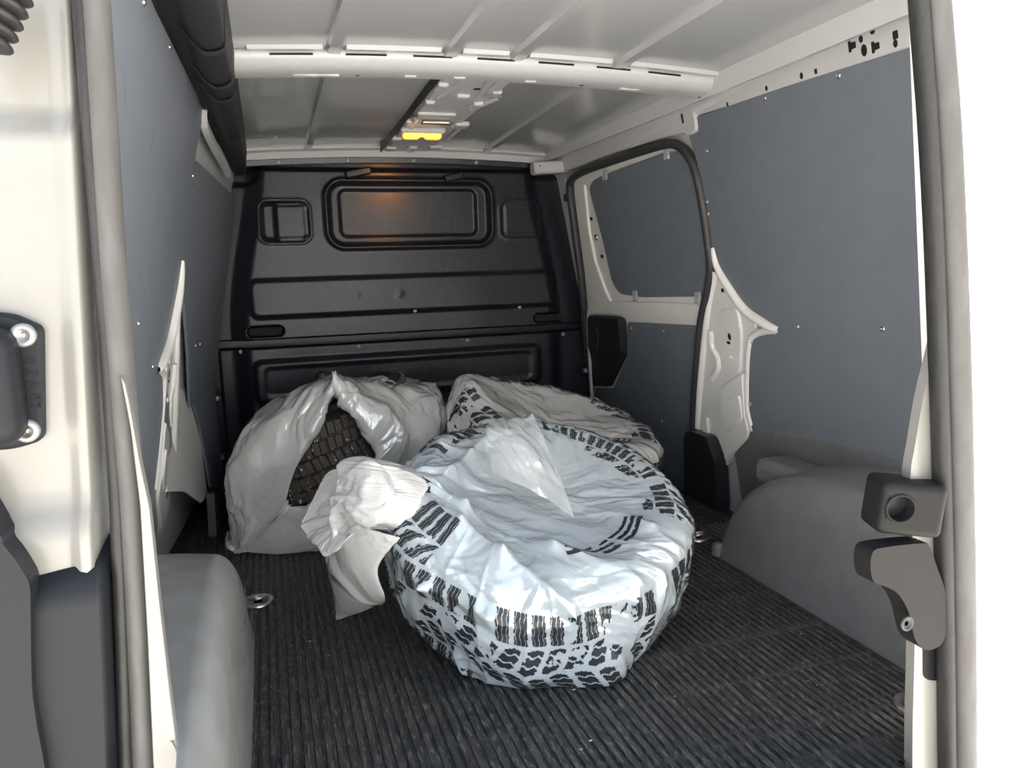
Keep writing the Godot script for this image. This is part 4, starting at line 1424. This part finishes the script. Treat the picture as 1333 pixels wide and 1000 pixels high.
func print_texture(_v: int) -> ImageTexture:      # milky film with a tyre-track print; u runs round the bag, v from under the tyre to the top
	var w := 2048
	var h := 512
	var clear := Color(0.09, 0.1, 0.115, 0.0)
	var ink := Color(0.16, 0.17, 0.18, 1.0)
	var img := Image.create_empty(w, h, false, Image.FORMAT_RGBA8)
	img.fill(clear)
	var nz := FastNoiseLite.new()
	nz.seed = 4
	nz.frequency = 0.05
	var nf := FastNoiseLite.new()
	nf.seed = 9
	nf.frequency = 0.012
	# rows of tread: v from, v to, blocks round, slant, kind
	var rows := [[0.37, 0.425, 64, 0.15, 0], [0.43, 0.485, 52, -0.6, 1], [0.487, 0.54, 52, 0.6, 1], [0.545, 0.605, 64, -0.15, 0], [0.612, 0.66, 56, 0.7, 2], [0.665, 0.71, 70, -0.3, 0], [0.715, 0.745, 20, 0.2, 2]]
	# stretches of the ring that carry print: u from, u to (0 = sliding door side, 0.25 = rear), v from, v to
	var where := [[0.19, 0.42, 0.43, 0.59], [0.36, 0.48, 0.40, 0.54], [0.42, 0.52, 0.58, 0.69], [-0.12, 0.09, 0.55, 0.72], [0.0, 0.16, 0.40, 0.58], [0.62, 0.90, 0.56, 0.68]]
	for z in where:
		for r in rows:
			if r[1] < z[2] or r[0] > z[3]:
				continue
			var x0 := int(z[0] * w)
			var x1 := int(z[1] * w)
			for y in range(int(r[0] * h), int(r[1] * h)):
				var t: float = (float(y) / h - r[0]) / (r[1] - r[0])
				for xx in range(x0, x1):
					var x := posmod(xx, w)
					var ph: float = float(xx) / w * float(r[2]) + r[3] * t
					var f: float = ph - floor(ph)
					var idn := int(floor(ph))
					var jag: float = 0.06 * nz.get_noise_2d(x * 3.0, y * 3.0) * 2.0
					var on: bool = f > 0.14 + jag and f < 0.86 + jag
					if r[4] == 1:
						on = on and (absf(t - 0.5) < 0.46 * (1.0 - 0.5 * absf(f - 0.5)))
					if r[4] == 2:
						on = on and (t + f * 0.6 < 1.15)
					var sip: float = fmod(f * 4.0 + 0.14 * sin(t * 16.0), 1.0)
					if sip < 0.15 and r[4] != 1:
						on = false
					if r[4] == 1 and fmod(t * 3.0 + 0.12 * sin(f * 14.0), 1.0) < 0.2:
						on = false
					if nf.get_noise_2d(x * 0.9, y * 1.4) < -0.22 or (idn * 7919) % 11 == 0:
						on = false
					if on:
						img.set_pixel(x, y, ink)
	# inner groove lines
	for y in range(int(0.735 * h), int(0.79 * h)):
		for x in range(int(0.10 * w), int(0.27 * w)):
			var t := (float(y) / h - 0.735) / 0.055
			if fmod(t * 3.0, 1.0) < 0.62 - 0.25 * absf(nz.get_noise_2d(x * 0.8, y * 2.0)) * 2.0 and nf.get_noise_2d(x * 0.7 + 400, y) > -0.2:
				img.set_pixel(x, y, ink)
	return ImageTexture.create_from_image(img)


func build_tyres_and_bags() -> void:
	# tyre standing askew in the open bag
	var lx := tilted(Vector3(0.178, 0.289, -2.580), Vector3(-0.34, 0.93, -0.02))
	var ty := group_root("tyre", "worn tyre with muddy tread showing through the mouth of the open bag", "tyre", lx.origin)
	obj("carcass", lathe(tyre_profile(0.235, 0.302), 72), M.tyre_rubber, ty, lx)
	var blocks := []
	for row in 5:
		var st := SurfaceTool.new()
		st.begin(Mesh.PRIMITIVE_TRIANGLES)
		rbox_into(st, Vector3(-0.0005, 0, 0.0112), Vector3(0.011, 0.038, 0.0205), 0.0025)
		rbox_into(st, Vector3(-0.0005, 0, -0.0112), Vector3(0.011, 0.038, 0.0205), 0.0025)
		blocks.append(st.commit())
	for k in 40:
		for row in 5:
			var a := TAU * (k + 0.33 * (row % 3)) / 40.0
			var y := (row - 2) * 0.0425
			var r := 0.307 - 0.006 * pow(absf(row - 2) / 2.0, 3.0)
			if row == 0 or row == 4:
				r -= 0.002
			var bs := Basis(Vector3.UP, a) * Basis(Vector3(1, 0, 0), 0.16 if row < 2 else (-0.16 if row > 2 else 0.06)) * Basis(Vector3(0, 0, 1), (row - 2) * 0.05)
			obj("tread_block", blocks[row], M.tread_rubber, ty, lx * Transform3D(bs, Basis(Vector3.UP, a) * Vector3(r, y, 0)))
	var mm := MultiMesh.new()
	mm.transform_format = MultiMesh.TRANSFORM_3D
	mm.mesh = lathe([0, 0.5, 0.35, 0.35, 0.5, 0.0, 0.3, -0.3, 0, -0.35], 6)
	mm.instance_count = 110
	for i in 110:
		var a := -PI / 2 + rng.randf_range(-0.9, 0.9)
		var s := rng.randf_range(0.003, 0.0075)
		var pos := Basis(Vector3.UP, a) * Vector3(0.3135, rng.randf_range(-0.1, 0.1), 0)
		mm.set_instance_transform(i, Transform3D(Basis(Vector3.UP, a) * Basis(Vector3(1, 0, 0), rng.randf() * 3.0).scaled(Vector3(s * 0.7, s * rng.randf_range(0.7, 2.0), s)), pos))
	var mi := MultiMeshInstance3D.new()
	mi.name = "stone_chips"
	mi.multimesh = mm
	mi.material_override = M.grit
	mi.set_meta("kind", "stuff")
	mi.transform = Transform3D(lx.basis, Vector3.ZERO)
	ty.add_child(mi)
	# front tyre, lying tilted towards the doors
	var fx := tilted(Vector3(0.565, 0.205, -1.620), Vector3(0.0, 0.94, 0.34))
	var tf := group_root("tyre", "tyre lying tilted inside the large printed bag", "tyre", fx.origin)
	obj("carcass", lathe(tyre_profile(0.205, 0.315), 72), M.tyre_rubber, tf, fx)
	var bxf := tilted(Vector3(0.870, 0.235, -2.300), Vector3(0.2, 0.95, 0.22))
	var tb := group_root("tyre", "tyre inside the clear bag behind the large printed bag", "tyre", bxf.origin)
	obj("carcass", lathe(tyre_profile(0.205, 0.315), 72), M.tyre_rubber, tb, bxf)

	# large printed bag
	var g := group_root("tyre_bag", "large milky plastic bag printed with black tyre tracks, knotted at one side", "plastic bag", Vector3(Vector3(0.565, 0.205, -1.620).x, 0, Vector3(0.565, 0.205, -1.620).z))
	var prof := [0.0, -0.115, 0.2, -0.118, 0.3, -0.118, 0.338, -0.105, 0.352, -0.05, 0.355, 0.02, 0.345, 0.08, 0.322, 0.118, 0.27, 0.128, 0.2, 0.112, 0.12, 0.092, 0.05, 0.086, 0.0, 0.085]
	var pulls := [
		[Vector3(1.017, 0.068, -1.720), Vector3(0.045, -0.03, 0.0), 0.06],
		[Vector3(0.229, 0.384, -1.500), Vector3(-0.05, 0.04, 0.02), 0.1],
		[Vector3(0.409, 0.059, -1.280), Vector3(0.0, -0.03, 0.015), 0.13],
		[Vector3(0.314, 0.074, -1.290), Vector3(-0.02, -0.02, 0.03), 0.07], [Vector3(0.424, 0.033, -1.280), Vector3(0.0, -0.015, 0.02), 0.05], [Vector3(0.569, 0.024, -1.300), Vector3(0.02, -0.02, 0.03), 0.07],
		[Vector3(0.470, 0.480, -1.550), Vector3(-0.01, 0.035, 0.0), 0.07],
		[Vector3(0.390, 0.430, -1.620), Vector3(-0.02, 0.03, 0.0), 0.06],
	]
	var knot := Vector3(0.225, 0.344, -1.648)
	# the long folds that fan out from the knot, each a crest with flat flanks: from, to, height, width
	var ridges := [
		[Vector3(0.217, 0.353, -1.647), Vector3(0.363, 0.303, -1.535), 0.035, 0.03], [Vector3(0.363, 0.303, -1.535), Vector3(0.521, 0.253, -1.396), 0.03, 0.022], [Vector3(0.521, 0.253, -1.396), Vector3(0.674, 0.201, -1.271), 0.018, 0.02],
		[Vector3(0.243, 0.329, -1.603), Vector3(0.330, 0.281, -1.472), 0.03, 0.026], [Vector3(0.330, 0.281, -1.472), Vector3(0.402, 0.246, -1.378), 0.028, 0.022], [Vector3(0.402, 0.246, -1.378), Vector3(0.500, 0.194, -1.261), 0.026, 0.018], [Vector3(0.500, 0.194, -1.261), Vector3(0.547, 0.079, -1.297), 0.022, 0.012],
		[Vector3(0.218, 0.301, -1.562), Vector3(0.268, 0.209, -1.426), 0.02, 0.016], [Vector3(0.268, 0.209, -1.426), Vector3(0.367, 0.169, -1.330), 0.018, 0.014], [Vector3(0.367, 0.169, -1.330), Vector3(0.497, 0.150, -1.278), 0.016, 0.012],
		[Vector3(0.292, 0.339, -1.636), Vector3(0.382, 0.395, -1.787), 0.03, 0.026], [Vector3(0.315, 0.333, -1.617), Vector3(0.438, 0.379, -1.744), 0.03, 0.03], [Vector3(0.438, 0.379, -1.744), Vector3(0.543, 0.414, -1.839), 0.022, 0.03], [Vector3(0.558, 0.415, -1.843), Vector3(0.634, 0.416, -1.847), 0.016, 0.02],
		[Vector3(0.638, 0.421, -1.859), Vector3(0.615, 0.289, -1.496), 0.03, 0.02], [Vector3(0.321, 0.059, -1.410), Vector3(0.434, 0.138, -1.301), 0.02, 0.01], [Vector3(0.376, 0.013, -1.380), Vector3(0.516, 0.114, -1.287), 0.02, 0.01],
		[Vector3(0.347, -0.016, -1.399), Vector3(0.319, 0.058, -1.412), 0.018, 0.01], [Vector3(0.461, -0.001, -1.343), Vector3(0.613, 0.072, -1.302), 0.016, 0.01], [Vector3(0.411, -0.012, -1.367), Vector3(0.398, 0.078, -1.341), 0.014, 0.008],
		[Vector3(0.758, 0.258, -1.409), Vector3(0.753, 0.132, -1.335), 0.014, 0.012], [Vector3(0.731, 0.218, -1.297), Vector3(0.677, 0.048, -1.327), 0.012, 0.01], [Vector3(0.698, 0.312, -1.556), Vector3(0.762, 0.249, -1.384), 0.01, 0.015],
	]
	grain = Vector3(0.93, -0.1, 0.36).normalized()
	var skin := bag_polar(fx, prof, pulls, ridges, 0.015, 3.0, 640, 300, knot)
	obj("bag_film", skin, M.film_blue, g)
	obj("tyre_track_print", lifted(skin, 0.0008), M.track_ink, g)
	grain = Vector3(0.4, -0.5, 0.77).normalized()
	obj("film_fold", patch(Vector3(0.461, 0.481, -1.660), Vector3(0.578, 0.476, -1.660), Vector3(0.592, 0.302, -1.440), Vector3(0.417, 0.411, -1.470), Vector3(0, 0.022, 0.012), 0.014, 8.0, 90), M.film_fold, g)
	# gathered neck with its flared end
	var neck := [
		loop_of([Vector3(0.410, 0.302, -1.720), Vector3(0.440, 0.247, -1.700), Vector3(0.391, 0.210, -1.660), Vector3(0.317, 0.211, -1.660), Vector3(0.311, 0.268, -1.750), Vector3(0.342, 0.322, -1.750)]),
		loop_of([Vector3(0.264, 0.413, -1.600), Vector3(0.252, 0.381, -1.500), Vector3(0.214, 0.327, -1.480), Vector3(0.182, 0.296, -1.540), Vector3(0.181, 0.334, -1.640), Vector3(0.214, 0.405, -1.660)]),
		loop_of([Vector3(0.189, 0.444, -1.560), Vector3(0.164, 0.392, -1.500), Vector3(0.139, 0.307, -1.500), Vector3(0.119, 0.273, -1.560), Vector3(0.116, 0.319, -1.660), Vector3(0.147, 0.421, -1.660)]),
		loop_of([Vector3(0.132, 0.435, -1.620), Vector3(0.100, 0.378, -1.580), Vector3(0.087, 0.261, -1.560), Vector3(0.071, 0.255, -1.600), Vector3(0.042, 0.274, -1.700), Vector3(0.098, 0.381, -1.700)]),
		loop_of([Vector3(0.126, 0.415, -1.620), Vector3(0.114, 0.371, -1.600), Vector3(0.097, 0.287, -1.580), Vector3(0.083, 0.273, -1.600), Vector3(0.067, 0.291, -1.660), Vector3(0.106, 0.377, -1.660)]),
		loop_of([Vector3(0.161, 0.388, -1.580), Vector3(0.157, 0.360, -1.560), Vector3(0.148, 0.328, -1.560), Vector3(0.139, 0.318, -1.570), Vector3(0.135, 0.334, -1.600), Vector3(0.146, 0.367, -1.600)]),
	]
	grain = Vector3(0.95, 0.1, 0.3).normalized()
	obj("gathered_neck", loft(neck, 260, 160, 0.03, 5.0, 0.0015), M.film_white, g)
	var tail := [
		loop_of([Vector3(0.089, 0.266, -1.620), Vector3(0.147, 0.314, -1.500), Vector3(0.216, 0.305, -1.450), Vector3(0.156, 0.280, -1.600)]),
		loop_of([Vector3(0.081, 0.184, -1.680), Vector3(0.119, 0.222, -1.560), Vector3(0.176, 0.228, -1.500), Vector3(0.139, 0.199, -1.640)]),
		loop_of([Vector3(0.090, 0.112, -1.720), Vector3(0.111, 0.122, -1.640), Vector3(0.187, 0.159, -1.520), Vector3(0.148, 0.124, -1.680)]),
		loop_of([Vector3(0.104, 0.022, -1.750), Vector3(0.109, 0.020, -1.740), Vector3(0.196, 0.105, -1.600), Vector3(0.133, 0.044, -1.750)]),
	]
	obj("tail_flap", loft(tail, 140, 80, 0.012, 6.0, 0.0), M.film_white, g)

	# clear bag behind
	g = group_root("tyre_bag", "clear crumpled plastic bag behind the large printed bag, against the bulkhead", "plastic bag", Vector3(Vector3(0.870, 0.235, -2.300).x, 0, Vector3(0.870, 0.235, -2.300).z))
	pulls = [
		[Vector3(1.185, 0.104, -2.100), Vector3(0.03, -0.03, 0.0), 0.08],
		[Vector3(0.676, 0.410, -2.350), Vector3(-0.06, 0.07, 0.0), 0.12],
	]
	grain = Vector3(0.8, -0.5, 0.3).normalized()
	skin = bag_polar(bxf, prof, pulls, [[Vector3(0.724, 0.467, -2.100), Vector3(0.973, 0.265, -2.050), 0.016, 0.014], [Vector3(0.919, 0.308, -2.100), Vector3(1.077, 0.241, -2.000), 0.014, 0.012]], 0.022, 13.0, 420, 200)
	obj("bag_film", skin, M.film, g)
	obj("tyre_track_print", lifted(skin, 0.0008), M.track_ink, g)

	# open bag
	g = group_root("tyre_bag", "clear plastic bag with gaping mouth around the muddy tyre", "plastic bag", Vector3(Vector3(0.178, 0.289, -2.580).x, 0, Vector3(0.178, 0.289, -2.580).z))
	var bag := [
		loop_of([Vector3(0.190, 0.259, -2.850), Vector3(0.246, 0.254, -2.850), Vector3(0.299, 0.189, -2.850), Vector3(0.295, 0.130, -2.850), Vector3(0.208, 0.109, -2.850), Vector3(0.097, 0.122, -2.850), Vector3(0.073, 0.183, -2.850), Vector3(0.105, 0.238, -2.850)]),
		loop_of([Vector3(0.196, 0.411, -2.800), Vector3(0.385, 0.431, -2.750), Vector3(0.533, 0.377, -2.750), Vector3(0.559, 0.184, -2.750), Vector3(0.362, 0.028, -2.750), Vector3(-0.073, 0.039, -2.800), Vector3(-0.127, 0.187, -2.800), Vector3(-0.025, 0.317, -2.800)]),
		loop_of([Vector3(0.187, 0.492, -2.500), Vector3(0.373, 0.476, -2.450), Vector3(0.509, 0.435, -2.450), Vector3(0.517, 0.275, -2.400), Vector3(0.359, -0.007, -2.400), Vector3(-0.153, 0.023, -2.450), Vector3(-0.146, 0.246, -2.450), Vector3(-0.030, 0.422, -2.500)]),
		loop_of([Vector3(0.175, 0.534, -2.300), Vector3(0.294, 0.457, -2.280), Vector3(0.392, 0.381, -2.260), Vector3(0.370, 0.262, -2.240), Vector3(0.152, 0.022, -2.280), Vector3(-0.138, 0.004, -2.360), Vector3(-0.099, 0.295, -2.320), Vector3(0.038, 0.453, -2.340)]),
		loop_of([Vector3(0.171, 0.546, -2.240), Vector3(0.252, 0.460, -2.220), Vector3(0.351, 0.377, -2.200), Vector3(0.330, 0.295, -2.200), Vector3(0.093, 0.046, -2.240), Vector3(-0.130, 0.018, -2.340), Vector3(-0.027, 0.269, -2.280), Vector3(0.096, 0.436, -2.270)]),
		loop_of([Vector3(0.165, 0.517, -2.220), Vector3(0.219, 0.437, -2.200), Vector3(0.289, 0.325, -2.190), Vector3(0.247, 0.260, -2.190), Vector3(0.093, 0.159, -2.220), Vector3(-0.007, 0.135, -2.280), Vector3(0.054, 0.301, -2.240), Vector3(0.116, 0.416, -2.240)]),
		loop_of([Vector3(0.164, 0.491, -2.250), Vector3(0.213, 0.421, -2.230), Vector3(0.272, 0.313, -2.220), Vector3(0.238, 0.263, -2.220), Vector3(0.103, 0.172, -2.250), Vector3(0.015, 0.157, -2.300), Vector3(0.068, 0.291, -2.280), Vector3(0.122, 0.399, -2.270)]),
		loop_of([Vector3(0.171, 0.463, -2.360), Vector3(0.274, 0.424, -2.320), Vector3(0.335, 0.301, -2.300), Vector3(0.294, 0.208, -2.300), Vector3(0.104, 0.102, -2.340), Vector3(-0.009, 0.099, -2.400), Vector3(0.037, 0.266, -2.380), Vector3(0.103, 0.393, -2.380)]),
	]
	grain = Vector3(-0.45, -0.85, 0.2).normalized()
	for i in bag.size():      # pointed corners at the peak and at the floor
		var lp: Array = bag[i]
		var a: Vector3 = lp[5]
		var b: Vector3 = lp[0]
		lp.insert(6, a.lerp(lp[6], 0.03))
		lp.insert(5, a.lerp(lp[4], 0.03))
		lp.insert(1, b.lerp(lp[1], 0.03))
		lp.append(b.lerp(lp[lp.size() - 1], 0.03))
	obj("bag_film", loft(bag, 420, 300, 0.024, 9.0, 0.0), M.film, g)


func lifted(m: ArrayMesh, by: float) -> ArrayMesh:
	var a := m.surface_get_arrays(0)
	var v: PackedVector3Array = a[Mesh.ARRAY_VERTEX]
	var n: PackedVector3Array = a[Mesh.ARRAY_NORMAL]
	for i in v.size():
		v[i] += n[i] * by
	a[Mesh.ARRAY_VERTEX] = v
	var out := ArrayMesh.new()
	out.add_surface_from_arrays(Mesh.PRIMITIVE_TRIANGLES, a)
	return out


func loop_of(a: Array) -> Array:
	return a
